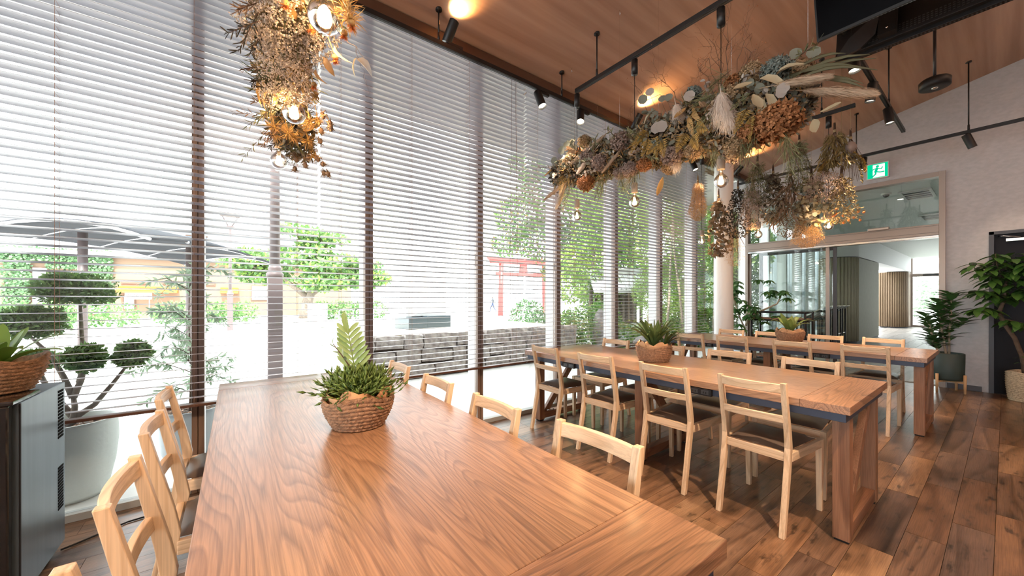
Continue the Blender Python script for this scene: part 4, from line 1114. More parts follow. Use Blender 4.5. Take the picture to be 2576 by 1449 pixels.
for (k, x, a, b) in [('b', 2.58, (.96, 2.6), (.9, 2.4)), ('b', 2.58, (.93, 2.57), (.87, 2.39)), ('b', 2.6, (.97, 2.69), (1.05, 2.62)), ('b', 2.6, (.93, 2.69), (.79, 2.63)), ('b', 2.58, (.89, 2.57), (.81, 2.46)), ('o', 2.65, (1.4, 2.66), (1.39, 2.53)), ('o', 2.65, (1.38, 2.71), (1.35, 2.6)),
                     ('o', 2.7, (1.84, 2.69), (1.88, 2.53)), ('b', 2.7, (1.9, 2.73), (1.92, 2.62)), ('b', 2.68, (1.7, 2.84), (1.83, 2.78)), ('o', 2.8, (2.99, 2.8), (3.04, 2.62)), ('o', 2.8, (2.9, 2.82), (2.99, 2.67)), ('b', 2.6, (.63, 2.36), (.52, 2.29)), ('b', 2.6, (.66, 2.33), (.6, 2.19)),
                     ('o', 2.75, (1.68, 2.3), (1.69, 2.1)), ('o', 2.75, (2.88, 2.72), (2.73, 2.55)), ('b', 2.62, (.85, 2.68), (.74, 2.72)), ('o', 2.62, (1.42, 2.72), (1.46, 2.6)), ('o', 2.85, (2.98, 2.74), (3.06, 2.72)), ('o', 2.82, (2.98, 2.6), (3.06, 2.5))]:
    longleaf((x + .05, a[0], a[1]), (x, b[0], b[1]), .055 if k == 'b' else .045, M['d_long' if k == 'b' else 'd_ochre'], F2, O2, tmpl=T_CURL if random.random() < .6 else T_CURLU)
for (x, a, b) in [(2.65, (1.79, 2.69), (1.87, 2.52)), (2.65, (1.74, 2.61), (1.76, 2.47)), (2.65, (1.68, 2.6), (1.63, 2.41)), (2.65, (1.63, 2.57), (1.72, 2.47)), (2.65, (1.62, 2.56), (1.57, 2.41)), (2.65, (1.42, 2.54), (1.47, 2.41)), (2.65, (1.38, 2.5), (1.31, 2.38)), (2.75, (2.73, 2.7), (2.67, 2.42)), (2.6, (1.0, 2.53), (1.05, 2.39)), (2.6, (.98, 2.47), (.96, 2.31)), (2.65, (1.72, 2.65), (1.84, 2.6)), (2.66, (1.36, 2.56), (1.25, 2.5)), (2.74, (2.78, 2.62), (2.8, 2.42))]:
    frond((x + .03, *a), (x - .02, *b), .06, M['d_fern'], F2, O2, 24, .12)
for (x, a, b) in [(2.75, (.80, 2.68), (.5, 2.57)), (2.75, (.80, 2.67), (.44, 2.6)), (2.75, (.8, 2.69), (.41, 2.5)), (2.72, (.75, 2.61), (.46, 2.44)), (2.72, (.73, 2.6), (.45, 2.41)), (2.75, (.8, 2.7), (.54, 2.66)), (2.72, (.77, 2.63), (.47, 2.53)), (2.78, (.8, 2.66), (.42, 2.58))]:
    mb = MB(); pa = [V3(x, a[0] + (b[0] - a[0]) * q, a[1] + (b[1] - a[1]) * q + .05 * math.sin(q * 2.6)) - O2 for q in (0, .25, .5, .75, 1)]
    mb.tube(pa, [.004, .009, .011, .008, .001], 6, flat=.15)
    mb.build('palm_blade', M['d_palm'], F2)
for (x, a, b) in [(2.85, (1.15, 2.78), (1.33, 3.26)), (2.85, (1.17, 2.8), (1.25, 3.32)), (2.85, (1.18, 2.8), (1.06, 3.14)), (2.85, (1.29, 2.8), (1.42, 3.08)), (2.85, (1.15, 2.8), (1.03, 3.01)), (2.8, (1.5, 2.8), (1.93, 3.14)), (2.8, (1.5, 2.8), (1.71, 3.08)), (2.85, (1.21, 2.8), (1.38, 3.12))]:
    twigs([((x, *a), (x, *b))], F2, O2, 12, wander=.09)
for (x, a, b) in [(2.75, (2.7, 2.5), (2.79, 2.25)), (2.75, (2.31, 2.52), (2.36, 2.24)), (2.75, (2.26, 2.5), (2.29, 2.25)), (2.75, (2.08, 2.47), (2.04, 2.25)), (2.75, (1.9, 2.47), (2.0, 2.29)), (2.65, (1.24, 2.4), (1.2, 2.21)), (2.6, (1.03, 2.4), (1.0, 2.15)), (2.6, (.94, 2.4), (.98, 2.14)), (2.6, (.8, 2.33), (.75, 2.05)), (2.6, (.8, 2.3), (.71, 2.05)), (2.62, (1.2, 2.72), (1.31, 2.69)), (2.62, (1.18, 2.68), (1.27, 2.53)), (2.66, (1.12, 2.86), (1.3, 2.76)), (2.7, (1.28, 2.68), (1.38, 2.5))]:
    needles((x + .04, *a), (x, *b), F2, O2)
for k in range(26):
    y = rng.uniform(.75, 2.95); z = 2.62 + .03 * (y - 1.8) + rng.uniform(-.2, .2); x = 2.88 - .19 * math.sqrt(max(.1, 1 - ((z - 2.62) / .24) ** 2))
    d = V3(-.5, rng.normal() * .7, (z - 2.62) * 3 + rng.normal() * .3); d = d / np.linalg.norm(d) * rng.uniform(.12, .24)
    q = rng.integers(0, 4)
    sprig((x, y, z), tuple(V3(x, y, z) + d), [M['d_euc'], M['d_eucb'], M['d_green'], M['d_silver']][q], F2, O2, n=[12, 12, 22, 10][q], L=[.045, .05, .05, .035][q], W=[.038, .035, .008, .022][q], tmpl=[T_ROUND, T_ROUND, T_STRAIGHT, T_BROAD][q])
wires(F2, O2, [(2.9, .75, 2.6), (2.9, 1.2, 2.6), (2.85, 1.75, 2.6), (2.9, 2.45, 2.6), (2.95, 2.85, 2.6), (2.86, 2.15, 2.6)])

# --- garland over the near table
O1 = V3(0.18, 1.95, 2.36)
F1 = empty('dried_flower_garland', tuple(O1), 0, 'hanging garland of cream babys breath and orange dried flowers over the near table', 'dried flowers')
core = MB()
for (x, y, z, r, n) in [(.18, 1.2, 2.42, .13, 300), (.17, 1.5, 2.40, .13, 300), (.17, 1.8, 2.38, .12, 280), (.19, 2.1, 2.34, .11, 260), (.25, 2.35, 2.26, .10, 300), (.30, 2.5, 2.2, .07, 160)]:
    c = V3(x, y, z) - O1
    clump(core, c, (r, r * 1.3, r * .9), n, .05, .016, T_LEAF, 0, .5, .8)
    clump(core, c, (r, r * 1.3, r * .9), n // 2, .09, .006, T_STRAIGHT, 1, .4, .8)
    clump(core, c, (r * 1.02, r * 1.3, r * .95), n // 5, .05, .03, T_BROAD, 2, .7, .8)
core.build('foliage_core', [M['d_core'], M['d_green'], M['d_ochre']], F1, kind='stuff')
MB().tube([V3(.2, .95, 2.45) - O1, V3(.18, 1.6, 2.4) - O1, V3(.28, 2.5, 2.22) - O1], .009, 6).build('bare_branch', M['bark_d'], F1)

def gyp(c, r, m, parent, o, n=260, name='babys_breath', d0=None, bead=.0042, cone=.55):
    """spray of fine stems ending in tiny bead flowers"""
    c = V3(*c) - o
    root = c + (V3(0, 0, r * 1.1) if d0 is None else d0)
    p, d = ball_pts(n, c, r, .35)
    mb = MB()
    k = max(8, n // 7); cen = p[:k]
    P_ = np.repeat(cen, 6, 0) + rng.normal(scale=.0055, size=(k * 6, 3))
    mb.cards(P_, rdir(len(P_)), rdir(len(P_)), bead * rng.uniform(1.3, 2.3, len(P_)), bead * rng.uniform(1.3, 2.1, len(P_)), T_BEAD, 0)
    q = p[: n // 3]
    mb.cards(np.broadcast_to(root, q.shape) + rng.normal(scale=r * .12, size=q.shape), q - root, rdir(len(q)), np.linalg.norm(q - root, axis=1), .0016, T_TRI, 1)
    return mb.build(name, [m, M['d_stem']], parent)
for c in [(.119, 1.5, 2.248), (.191, 1.5, 2.266), (.078, 1.6, 2.23), (.152, 1.6, 2.235), (.236, 1.55, 2.24), (.112, 1.75, 2.24), (.194, 1.75, 2.235), (.053, 1.55, 2.26), (.15, 1.9, 2.24), (.235, 1.85, 2.22), (.262, 1.5, 2.25), (.15, 2.1, 2.262), (.093, 1.45, 2.27), (.157, 1.42, 2.28), (.2, 1.66, 2.23), (.13, 2.0, 2.25), (.2, 2.0, 2.24), (.1, 1.65, 2.24)]:
    gyp(c, .062, M['d_gyp'], F1, O1, 330, d0=V3(.02, 0, .13), bead=.0040)
for c in [(.126, 1.35, 2.219), (.207, 1.4, 2.208), (.264, 1.2, 2.098), (.273, 1.15, 2.101), (.269, 1.35, 2.105), (.259, 1.7, 2.172)]:
    p = V3(*c) - O1; mb = MB(); n = 90
    dd = rdir(n) + V3(0, 0, -.9)
    mb.cards(np.broadcast_to(p, (n, 3)), dd, rdir(n), .02 * rng.uniform(.6, 1.1, n), .003, T_TRI, 0)
    mb.ball(p + V3(0, 0, .008), .011, 8, 1); mb.tube([p + V3(0, 0, .012), p + V3(-.03, .03, .12), p + V3(-.07, .06, .2)], .0018, 5, mi=1)
    mb.build('safflower', [M['d_orange'], M['d_ochre']], F1)
for c, r in [((.267, 1.2, 2.183), .035), ((.269, 1.15, 2.123), .03), ((.282, 1.8, 2.188), .02), ((.157, 2.2, 2.168), .03), ((.217, 2.2, 2.15), .034), ((.302, 2.1, 2.197), .028), ((.338, 2.1, 2.217), .022), ((.249, 2.25, 2.156), .03), ((.314, 2.25, 2.151), .028), ((.161, 2.25, 2.143), .03), ((.35, 2.3, 2.1), .026)]:
    p = V3(*c) - O1; mb = MB(); n = 70
    mb.cards(np.broadcast_to(p, (n, 3)), rdir(n) + V3(0, 0, -.3), rdir(n), r * 1.5 * rng.uniform(.6, 1.1, n), .003, T_CURL, 0)
    mb.ball(p, r * .3, 8, 1); mb.tube([p, p + V3(-.02, 0, .1)], .0016, 5, mi=1)
    mb.build('spiky_flower', [M['d_ochre'], M['d_fern']], F1)
for c in [(.351, 2.05, 2.222), (.384, 2.05, 2.191), (.378, 2.0, 2.147), (.353, 2.1, 2.161), (.276, 2.4, 2.092), (.275, 2.45, 2.05), (.37, 2.3, 2.083), (.409, 2.35, 2.027), (.421, 2.3, 2.009), (.321, 2.4, 2.068), (.266, 2.4, 2.112), (.364, 2.2, 2.147), (.33, 2.35, 2.1), (.395, 2.3, 2.06)]:
    p = V3(*c) - O1; mb = MB(); n = 26
    mb.ball(p, .013, 8, 1, (1, 1, 1.3))
    mb.cards(np.broadcast_to(p, (n, 3)), rdir(n) + V3(0, 0, -.2), rdir(n), .03 * rng.uniform(.6, 1.1, n), .004, T_CURL, 0)
    mb.tube([p, p + V3(-.02, 0, .06), V3(.28, 2.3, 2.26) - O1], .0015, 5, mi=1)
    mb.build('seed_pod', [M['d_eucb'], M['d_brown']], F1)
for a, b in [((.073, 1.5, 2.24), (-.017, 1.5, 2.168)), ((.062, 1.5, 2.26), (.009, 1.55, 2.148)), ((.076, 1.55, 2.23), (.043, 1.6, 2.175)), ((.06, 1.45, 2.26), (.009, 1.45, 2.219)), ((.158, 2.0, 2.26), (.069, 2.0, 2.259)), ((.15, 2.1, 2.22), (.042, 2.1, 2.113)), ((.17, 2.15, 2.2), (-.002, 2.1, 2.163)), ((.157, 2.2, 2.18), (.033, 2.3, 2.036)),
             ((.15, 2.1, 2.25), (.072, 2.1, 2.232)), ((.174, 2.2, 2.15), (.11, 2.25, 2.089)), ((.218, 2.3, 2.17), (.147, 2.3, 2.105)), ((.136, 1.9, 2.3), (.031, 1.9, 2.273)), ((.218, 2.3, 2.17), (.228, 2.4, 2.09)), ((.143, 2.0, 2.26), (.081, 1.95, 2.292)), ((.128, 2.0, 2.3), (.061, 2.0, 2.274)), ((.16, 2.1, 2.24), (.09, 2.12, 2.16)), ((.19, 2.2, 2.2), (.12, 2.22, 2.12)), ((.2, 2.2, 2.2), (.14, 2.25, 2.15))]:
    sprig(a, b, M[random.choice(['d_dark', 'd_brown', 'd_green'])], F1, O1, n=26, L=.032, W=.004, tmpl=T_STRAIGHT, name='willow_sprig', spread=.6, sr=.0012)
for c, d, s, m in [((.30, 1.2, 2.04), (.35, 1.2, 2.03), .075, 'd_silver'), ((.30, 1.2, 2.045), (.27, 1.2, 2.0), .03, 'd_long'), ((.257, 1.3, 2.12), (.28, 1.3, 2.06), .06, 'd_long'), ((.26, 1.5, 2.19), (.285, 1.5, 2.14), .06, 'd_eucb'), ((.25, 1.6, 2.19), (.262, 1.6, 2.13), .06, 'd_eucb'), ((.10, 2.0, 2.3), (.05, 2.05, 2.22), .07, 'd_ochre'), ((.12, 2.05, 2.26), (.08, 2.05, 2.2), .06, 'd_ochre'), ((.11, 1.3, 2.3), (.07, 1.3, 2.25), .06, 'd_euc'), ((.17, 1.3, 2.29), (.16, 1.3, 2.22), .07, 'd_euc')]:
    longleaf(c, d, s * .45, M[m], F1, O1)
twigs([((.25, 1.3, 2.2), (.33, 1.2, 2.045))], F1, O1, 0, kids_=1, r0=.0012)
wires(F1, O1, [(.18, 1.2, 2.4), (.18, 1.8, 2.38), (.26, 2.35, 2.25)])

# --- bunches hung head down over the far table
def bunch(x, y, ztop, zbot, w, kind, label):
    """stems tied at the top on a string, heads fanning out below"""
    o = V3(x, y, ztop); h = (ztop - zbot) * 1.05; w = w * 1.08
    e = empty('dried_flower_bunch', (x, y, ztop), 0, label, 'dried flowers', 'dried bunches hung upside down over the far table')
    MB().cyl((0, 0, -.02), (0, 0, ceil_z(y) - ztop + .004), .0012, n=4).build('string', M['d_stem'], e)
    n = 16; st = MB()
    for k in range(n):
        a = 2 * math.pi * k / n; q = rng.uniform(.3, 1)
        st.tube([(.008 * math.cos(a), .008 * math.sin(a), rng.uniform(.0, .05)), (.012 * math.cos(a), .012 * math.sin(a), -.08), (w * .5 * q * math.cos(a), w * .5 * q * math.sin(a), -h * rng.uniform(.5, .85))], .0018, 4)
    st.build('stems', M['d_twig' if kind not in ('gyp', 'gypgold', 'gyppink') else 'd_stem'], e)
    MB().lathe([(.014, -.075), (.016, -.06), (.014, -.045)], n=10, cap1=True).build('binding', M['d_stem'], e)
    hd = MB(); nn = 1
    t = None
    def cone_pts(n, lo=.3, hi=1.0, r=1.0):
        t = rng.uniform(lo, hi, n); a = rng.uniform(0, 2 * math.pi, n); q = np.sqrt(rng.random(n)) * r
        rr = w * .5 * np.clip(.25 + .95 * t, 0, 1) * np.where(t > .82, np.sqrt(np.clip((1.02 - t) / .2, 0, 1)), 1)
        P = np.stack([rr * q * np.cos(a), rr * q * np.sin(a), -h * t], 1)
        D = np.stack([np.cos(a) * .5, np.sin(a) * .5, -np.ones(n)], 1)
        return P, D
    if kind in ('gyp', 'gypgold', 'gyppink'):
        P, D = cone_pts(2600, .25)
        hd.cards(P, rdir(len(P)), rdir(len(P)), .0105 * rng.uniform(.6, 1.2, len(P)), .0095, T_BEAD, 0)
        P, D = cone_pts(900, .12, .85); hd.cards(P, D + rng.normal(scale=.25, size=P.shape), rdir(len(P)), .09, .0026, T_TRI, 0)
        hd.build('flower_spray', M[{'gyp': 'd_gyp', 'gypgold': 'd_gypgold', 'gyppink': 'd_gyppink'}[kind]], e)
    elif kind in ('eucbrown', 'eucround'):
        P, D = cone_pts(300 if kind == 'eucbrown' else 260, .15)
        hd.cards(P, D * .4 + rdir(len(P)), rdir(len(P)), .06 * rng.uniform(.7, 1.2, len(P)), .05, T_ROUND, 0)
        hd.build('round_leaves', M['d_eucb' if kind == 'eucbrown' else 'd_long'], e)
        h2 = MB(); P, D = cone_pts(60, .3); h2.cards(P, D * .4 + rdir(len(P)), rdir(len(P)), .055, .045, T_ROUND, 0)
        h2.build('grey_leaves', M['d_euc'], e)
    elif kind in ('dark', 'olive', 'rosemary', 'tuft'):
        P, D = cone_pts({'dark': 950, 'olive': 520, 'rosemary': 1300, 'tuft': 1400}[kind], .12)
        L_, W_ = {'dark': (.03, .018), 'olive': (.06, .022), 'rosemary': (.045, .006), 'tuft': (.03, .003)}[kind]
        hd.cards(P, D * .6 + rdir(len(P)) * .8, rdir(len(P)), L_ * rng.uniform(.7, 1.2, len(P)), W_, T_LEAF if kind != 'tuft' else T_TRI, 0)
        hd.build('leaves', M[{'dark': 'd_dark', 'olive': 'd_core', 'rosemary': 'd_green', 'tuft': 'd_gypgold'}[kind]], e)
    elif kind == 'ribbon':
        P, D = cone_pts(130, .1, .75); hd.cards(P, D + rng.normal(scale=.25, size=P.shape), rdir(len(P)), .17 * rng.uniform(.6, 1.1, len(P)), .018, T_CURL, 0)
        hd.build('ribbon_leaves', M['d_brown'], e)
        P, D = cone_pts(620, .5); h2 = MB(); h2.cards(P, rdir(len(P)), rdir(len(P)), .016, .015, T_BEAD, 0); h2.build('seed_heads', M['d_eucb'], e, kind='stuff')
    elif kind == 'protea':
        P, D = cone_pts(420, .15, .85); hd.cards(P, D + rng.normal(scale=.3, size=P.shape), rdir(len(P)), .085 * rng.uniform(.6, 1.1, len(P)), .013, T_STRAIGHT, 0)
        hd.build('feather_leaves', M['d_olive'], e)
    elif kind == 'ball':
        P, D = ball_pts(1600, (0, 0, -h * .62), w * .5, .75); hd.cards(P, rdir(len(P)), D, .012, .010, T_BEAD, 0)
        hd.build('flower_ball', M['d_gyppink'], e)
        h2 = MB(); P, D = ball_pts(500, (0, 0, -h * .55), w * .52, .8); h2.cards(P, np.cross(D, rdir(len(P))), D, .06, .002, T_TRI, 0); h2.build('mesh_wrap', M['d_brown'], e)
    elif kind == 'rosehip':
        P, D = cone_pts(620, .15, .95); hd.cards(P, D * .5 + rdir(len(P)), rdir(len(P)), .035, .012, T_CURL, 0); hd.build('leaves', M['d_olive'], e)
        for k in range(13):
            a = rng.uniform(0, 6.28); q = rng.uniform(.1, .6) * w; z = -h * rng.uniform(.72, 1.0)
            pb = MB().ball((q * math.cos(a), q * math.sin(a), z), .013, 10, 0, (1, 1, 1.1))
            pb.cards(np.tile(V3(q * math.cos(a), q * math.sin(a), z + .012), (6, 1)), rdir(6) + V3(0, 0, .8), rdir(6), .02, .007, T_CURL, 1)
            pb.tube([(q * math.cos(a), q * math.sin(a), z + .01), (q * .6 * math.cos(a), q * .6 * math.sin(a), z + .1)], .0012, 4, mi=1)
            pb.build('rosehip_pod', [mat('rosehip', (.62, .2, .05), .5) if 'rosehip' not in bpy.data.materials else bpy.data.materials['rosehip'], M['d_olive']], e)
    elif kind == 'tails':
        MB().lathe([(.012, -.10), (.04, -.12), (.055, -.16), (.05, -.2), (.02, -.235), (.004, -.25)], n=14, cap1=True).build('seed_bulb', M['d_mauve'], e)
        for k in range(9):
            a = rng.uniform(1.2, 4.6); sw = rng.uniform(.1, .34); dp = rng.uniform(.25, .42); pts = []
            for u in np.linspace(0, 1, 9):
                pts.append(V3(-.02 * u, sw * math.sin(u * 1.8) * (1 if k % 3 else -.45), -.2 - dp * (u ** (1.2 if k % 2 else .8)) * (.55 if k % 3 else 1)))
            P = np.array(pts); q = MB(); m_ = 190
            tt = rng.uniform(0, 8, m_); i = tt.astype(int).clip(0, 7); fr = (tt - i)[:, None]
            PP = P[i] * (1 - fr) + P[i + 1] * fr
            q.cards(PP, rdir(m_) + V3(0, 0, -.4), rdir(m_), .022 * rng.uniform(.6, 1, m_), .011, T_DIA, 0)
            q.tube(pts, .002, 4)
            q.build('seed_tail', M['d_fern' if k % 2 else 'd_olive'], e)
X3 = 5.62
for a in [(X3, 2.80, 3.15, 2.53, .26, 'gypgold', 'golden cone shaped spray bunch nearest the window blinds'),
          (X3, 2.50, 2.86, 1.98, .34, 'eucbrown', 'bunch of brown round eucalyptus leaves left of the white column'),
          (X3, 2.24, 2.92, 2.2, .34, 'dark', 'bunch of blackish small leaves before the white column'),
          (X3, 2.28, 2.35, 1.80, .24, 'tuft', 'wispy golden asparagus fern bunch hanging lowest on the column'),
          (X3, 2.06, 2.93, 2.28, .34, 'gyppink', 'pinkish beige babys breath bunch right of the column'),
          (X3, 1.82, 3.02, 2.36, .32, 'olive', 'bunch of olive brown leaves with curled blooms'),
          (X3, 1.63, 2.93, 2.12, .38, 'ribbon', 'brown ribbon leaf bunch ending in seed heads'),
          (X3, 1.42, 2.88, 2.24, .34, 'eucround', 'bunch of tan round eucalyptus leaves with thick stems'),
          (X3 + .15, 1.50, 2.5, 1.98, .32, 'gypgold', 'small golden spray bunch lowest before the door header'),
          (X3, 1.30, 2.95, 2.46, .36, 'ball', 'bronze ball of tiny flowers wrapped in netting'),
          (X3, 1.20, 3.33, 2.80, .34, 'protea', 'olive feathery bunch tied high beside the light track'),
          (X3, 1.14, 2.80, 2.19, .32, 'rosehip', 'drooping bunch tipped with orange rosehip pods'),
          (X3, 1.06, 3.20, 2.5, .3, 'tails', 'bunch of golden tails swinging from a pale seed bulb by the exit sign'),
          (X3, 1.54, 3.33, 2.68, .30, 'rosemary', 'green rosemary bunch hung highest over the far table'),
          (X3, 2.0, 3.2, 2.62, .34, 'rosemary', 'grey green needle bunch below the big flower cluster')]:
    bunch(*a)

# ------------------------------------------------------------------ indoor plants
def basket_body(r0, r1, h, m, parent, rows=9, wavy=.012):
    prof = []
    for i in range(rows):
        u0 = i / rows
        for q in (0.0, 0.35, 0.7):
            u = u0 + q / rows
            r = r0 + (r1 - r0) * math.sin(min(1, u * 1.15) * math.pi / 2)
            prof.append((r + (.0065 if q == .35 else (.002 if q == .7 else -.002)), u * h))
    prof += [(r1 + .004, h), (r1 - .004, h + .003), (r1 - .012, h - .004), (r1 - .016, h * .6)]
    K = len(prof)
    def wob(i, a):
        z = prof[i][1] / h
        return (.0025 * math.sin(26 * a + (i // 3) * math.pi) * (i < K - 3) + wavy * .35 * z * math.sin(2 * a + 1), wavy * z * z * math.sin(3 * a + .6))
    return MB().lathe(prof, n=72, wob=wob).build('basket', m, parent)

def liner(r, h, parent, m=None):
    def wob(i, a): return ((.003 + .003 * i) * math.sin(7 * a + 1.3 * i), (.002 + .007 * i) * math.sin(5 * a + 2 * i))
    return MB().lathe([(r * .80, h * .6), (r * .86, h * .9), (r * .91, h * 1.06), (r * .84, h * 1.1)], n=48, wob=wob, cap0=False).build('paper_liner', m or M['paper'], parent)

def blades(parent, m, items, name='leaf', flatc=.16):
    """strap leaves: (azimuth, reach, height, width, waviness)"""
    for (az, reach, ht, w, wv) in items:
        mb = MB(); n = 10; V = []; F = []
        dx, dy = math.cos(az), math.sin(az)
        for i in range(n + 1):
            u = i / n
            r = .012 + reach * u ** 1.15; z = ht * (math.sin(u * math.pi * .62) / math.sin(.62 * math.pi * .8) if reach > ht * .8 else u ** .9)
            ww = w * .5 * (math.sin(math.pi * min(1, .12 + u * .86)) ** .65) * (1 + wv * math.sin(11 * u + az * 5))
            if i == n: ww = .001
            tx, ty = -dy, dx
            V += [(r * dx - tx * ww, r * dy - ty * ww, z + ww * .3), (r * dx, r * dy, z), (r * dx + tx * ww, r * dy + ty * ww, z + ww * .3)]
        for i in range(n):
            a, c = 3 * i, 3 * i + 3
            F += [(a, a + 1, c + 1, c), (a + 1, a + 2, c + 2, c + 1)]
        mb.add(V, F, 0, True); o = mb.build(name, m, parent)
    return

# near table basket: lobed fern leaf above mistletoe cactus
P1 = empty('plant_basket', (.43, 1.68, TZ), 0, 'seagrass basket with bushy green cactus and tall lobed fern leaf on nearest table', 'potted plant', 'seagrass plant baskets')
basket_body(.098, .138, .132, M['basket'], P1); liner(.143, .14, P1)
MB().lathe([(.001, .12), (.12, .12)], n=24, cap0=False).build('soil', M['soil'], P1)
st = MB(); n = 470
az = rng.uniform(0, 2 * math.pi, n); el = np.abs(rng.normal(.68, .45, n)).clip(0.22, 1.45)
root = np.stack([rng.normal(scale=.04, size=n), rng.normal(scale=.04, size=n), np.full(n, .125)], 1)
d = np.stack([np.cos(az) * np.cos(el), np.sin(az) * np.cos(el), np.sin(el)], 1)
for seg in range(4):
    Ls = rng.uniform(.028, .044, n); st.cards(root, d, rdir(n), Ls * 1.12, .0115, T_OCTA)
    root = root + d * Ls[:, None]; d = d + rng.normal(scale=.28, size=(n, 3)); d[:, 2] += .10; d /= np.linalg.norm(d, axis=1, keepdims=True)
    if seg == 1:
        k = 150; st.cards(root[:k], d[:k] + rng.normal(scale=.6, size=(k, 3)), rdir(k), .05, .008, T_OCTA)
st.build('cactus_stems', M['l_stick'], P1, kind='stuff')
fl_ = MB()
base = V3(-.01, .02, .22); top = V3(-.055, .0, .47)
ax = top - base
fl_.tube([V3(.01, .01, .12), base, base + ax * .5, top], [.003, .003, .0025, .001], 6, mi=0)
tt = np.repeat(np.linspace(0.05, .72, 8), 2); sg = np.tile([-1, 1], 8)
lat = V3(.80, -.60, .0)
Pp = base + ax * tt[:, None]
D_ = lat[None] * sg[:, None] * .8 + ax[None] / np.linalg.norm(ax) * .75
fl_.cards(Pp, D_, V3(-.6, -.8, .1), (.105 - .055 * tt) , .019, T_STRAIGHT)
fl_.cards([base + ax * .7], [ax + V3(-.02, .0, 0)], [V3(-.6, -.8, .1)], .10, .026, T_STRAIGHT)
fl_.build('fern_leaf', M['l_fern'], P1)
blades(P1, M['l_fern'], [(2.5, .10, .24, .03, .15), (-.2, .10, .28, .045, .12), (.35, .09, .22, .03, .1), (2.9, .16, .22, .022, .2), (3.3, .13, .16, .03, .1), (1.2, .1, .26, .04, .2), (.9, .06, .3, .03, .1)], 'fern_leaf')
sprig((.43 - .02, 1.68, .98), (.33, 1.70, 1.13), M['l_willow'], P1, V3(.43, 1.68, TZ), n=8, L=.035, W=.012, tmpl=T_LEAF, name='thin_leaf_stem', spread=.5)

P2 = empty('plant_basket', (2.97, 1.87, TZ), 0, 'seagrass basket of dark strap ferns on the middle table', 'potted plant', 'seagrass plant baskets')
basket_body(.118, .152, .132, M['basket'], P2); liner(.158, .142, P2)
MB().lathe([(.001, .11), (.13, .11)], n=24, cap0=False).build('soil', M['soil'], P2)
def on_pot(items, z): return items
def lifted(parent, z):
    """leaf bundle node raised to soil height, a part of its pot"""
    o = bpy.data.objects.new('leaf_bundle', None); COL.objects.link(o); o.parent = parent; o.location = (0, 0, z); return o
lb = lifted(P2, .11)
its = []
for k in range(44):
    az = rng.uniform(0, 6.28); its.append((az, rng.uniform(.06, .28), rng.uniform(.13, .27), rng.uniform(.020, .038), .2))
its += [(2.55, .30, .22, .04, .18), (2.75, .33, .18, .04, .18), (2.2, .12, .27, .05, .15), (3.0, .1, .26, .05, .15), (.2, .1, .25, .045, .15)]
blades(lb, M['l_nest'], its, 'strap_leaf')
its = [(-1.2 + rng.normal() * .7, rng.uniform(.08, .22), rng.uniform(.08, .17), .016, .2) for k in range(46)]
lb2 = lifted(P2, .14); lb2.location = (.05, -.06, .11)
blades(lb2, M['l_nest'], its, 'narrow_leaf')

P3 = empty('plant_basket', (5.70, 1.66, TZ), 0, 'small seagrass basket with broad staghorn leaves on farthest table', 'potted plant', 'seagrass plant baskets')
basket_body(.118, .155, .13, M['basket'], P3); liner(.162, .142, P3)
MB().lathe([(.001, .11), (.13, .11)], n=24, cap0=False).build('soil', M['soil'], P3)
lb = lifted(P3, .11)
blades(lb, M['l_stag'], [(-.9, .26, .17, .06, .1), (-.3, .2, .2, .075, .1), (2.6, .12, .26, .09, .08), (2.0, .2, .16, .08, .1), (3.3, .16, .18, .07, .1), (4.0, .18, .12, .06, .1), (.5, .18, .17, .07, .1), (1.2, .15, .2, .07, .1), (-1.4, .2, .13, .06, .1), (2.9, .2, .12, .05, .1), (0.1, .1, .22, .06, .1)], 'staghorn_leaf')

# ------------------------------------------------------------------ black cooler cabinet at the left
CB = empty('cooler_cabinet', (-1.05, 2.67, 0), 0, 'black cooler cabinet with steel blue side panel and vents at left edge', 'cabinet')
MB().box(-.34, .34, -.24, .27, .05, .872).build('body', M['fridge'], CB, bevel=.004)
MB().box(-.34, .325, -.285, -.245, .06, .872).build('glass_door', M['black_g'], CB, bevel=.006)
MB().box(-.34, .338, -.29, -.02, .8725, .89).build('top_plate', M['black_g'], CB, bevel=.005)
MB().box(.3405, .3445, -.243, -.236, .06, .872).build('door_gasket', M['black_m'], CB)
for (za, zb) in ((.60, .845), (.24, .46)):
    n = 15; b = MB()
    for k in range(n):
        z = za + (zb - za) * k / n
        b.box(.339, .3412, .175, .245, z, z + (zb - za) / n * .72)
    b.build('vent_grille', M['vent'], CB)
for (x, y) in ((-.28, -.2), (.28, -.2), (-.28, .22), (.28, .22)):
    MB().cyl((x, y, 0), (x, y, .051), .02, n=12).build('foot', M['black_m'], CB)
cbk = MB().tube([(-.72, 2.92, .008), (-.66, 2.96, .006), (-.5, 3.06, .006), (-.38, 3.08, .006), (-.25, 3.12, .006)], .005, 6)
tag(cbk.build('power_cable', M['black_m']), 'thin black cable on floor between cabinet and chairs', 'cable')

P4 = empty('plant_basket', (-.845, 2.66, .89), 0, 'wide seagrass basket with bright green strap leaves on black cooler cabinet', 'potted plant', 'seagrass plant baskets')
basket_body(.10, .145, .15, M['basket'], P4)
MB().lathe([(.001, .11), (.13, .11)], n=24, cap0=False).build('soil', M['soil'], P4)
lb = lifted(P4, .10)
blades(lb, M['l_bright'], [(.25, .24, .14, .05, .05), (-.25, .21, .08, .07, .03), (.9, .1, .18, .06, .05), (2.2, .15, .16, .06, .05), (3.1, .2, .14, .06, .05), (-1.2, .1, .12, .06, .05), (4.3, .15, .12, .06, .05), (1.5, .05, .2, .06, .05), (.55, .07, .17, .06, .05), (-.7, .12, .1, .06, .04)], 'strap_leaf')

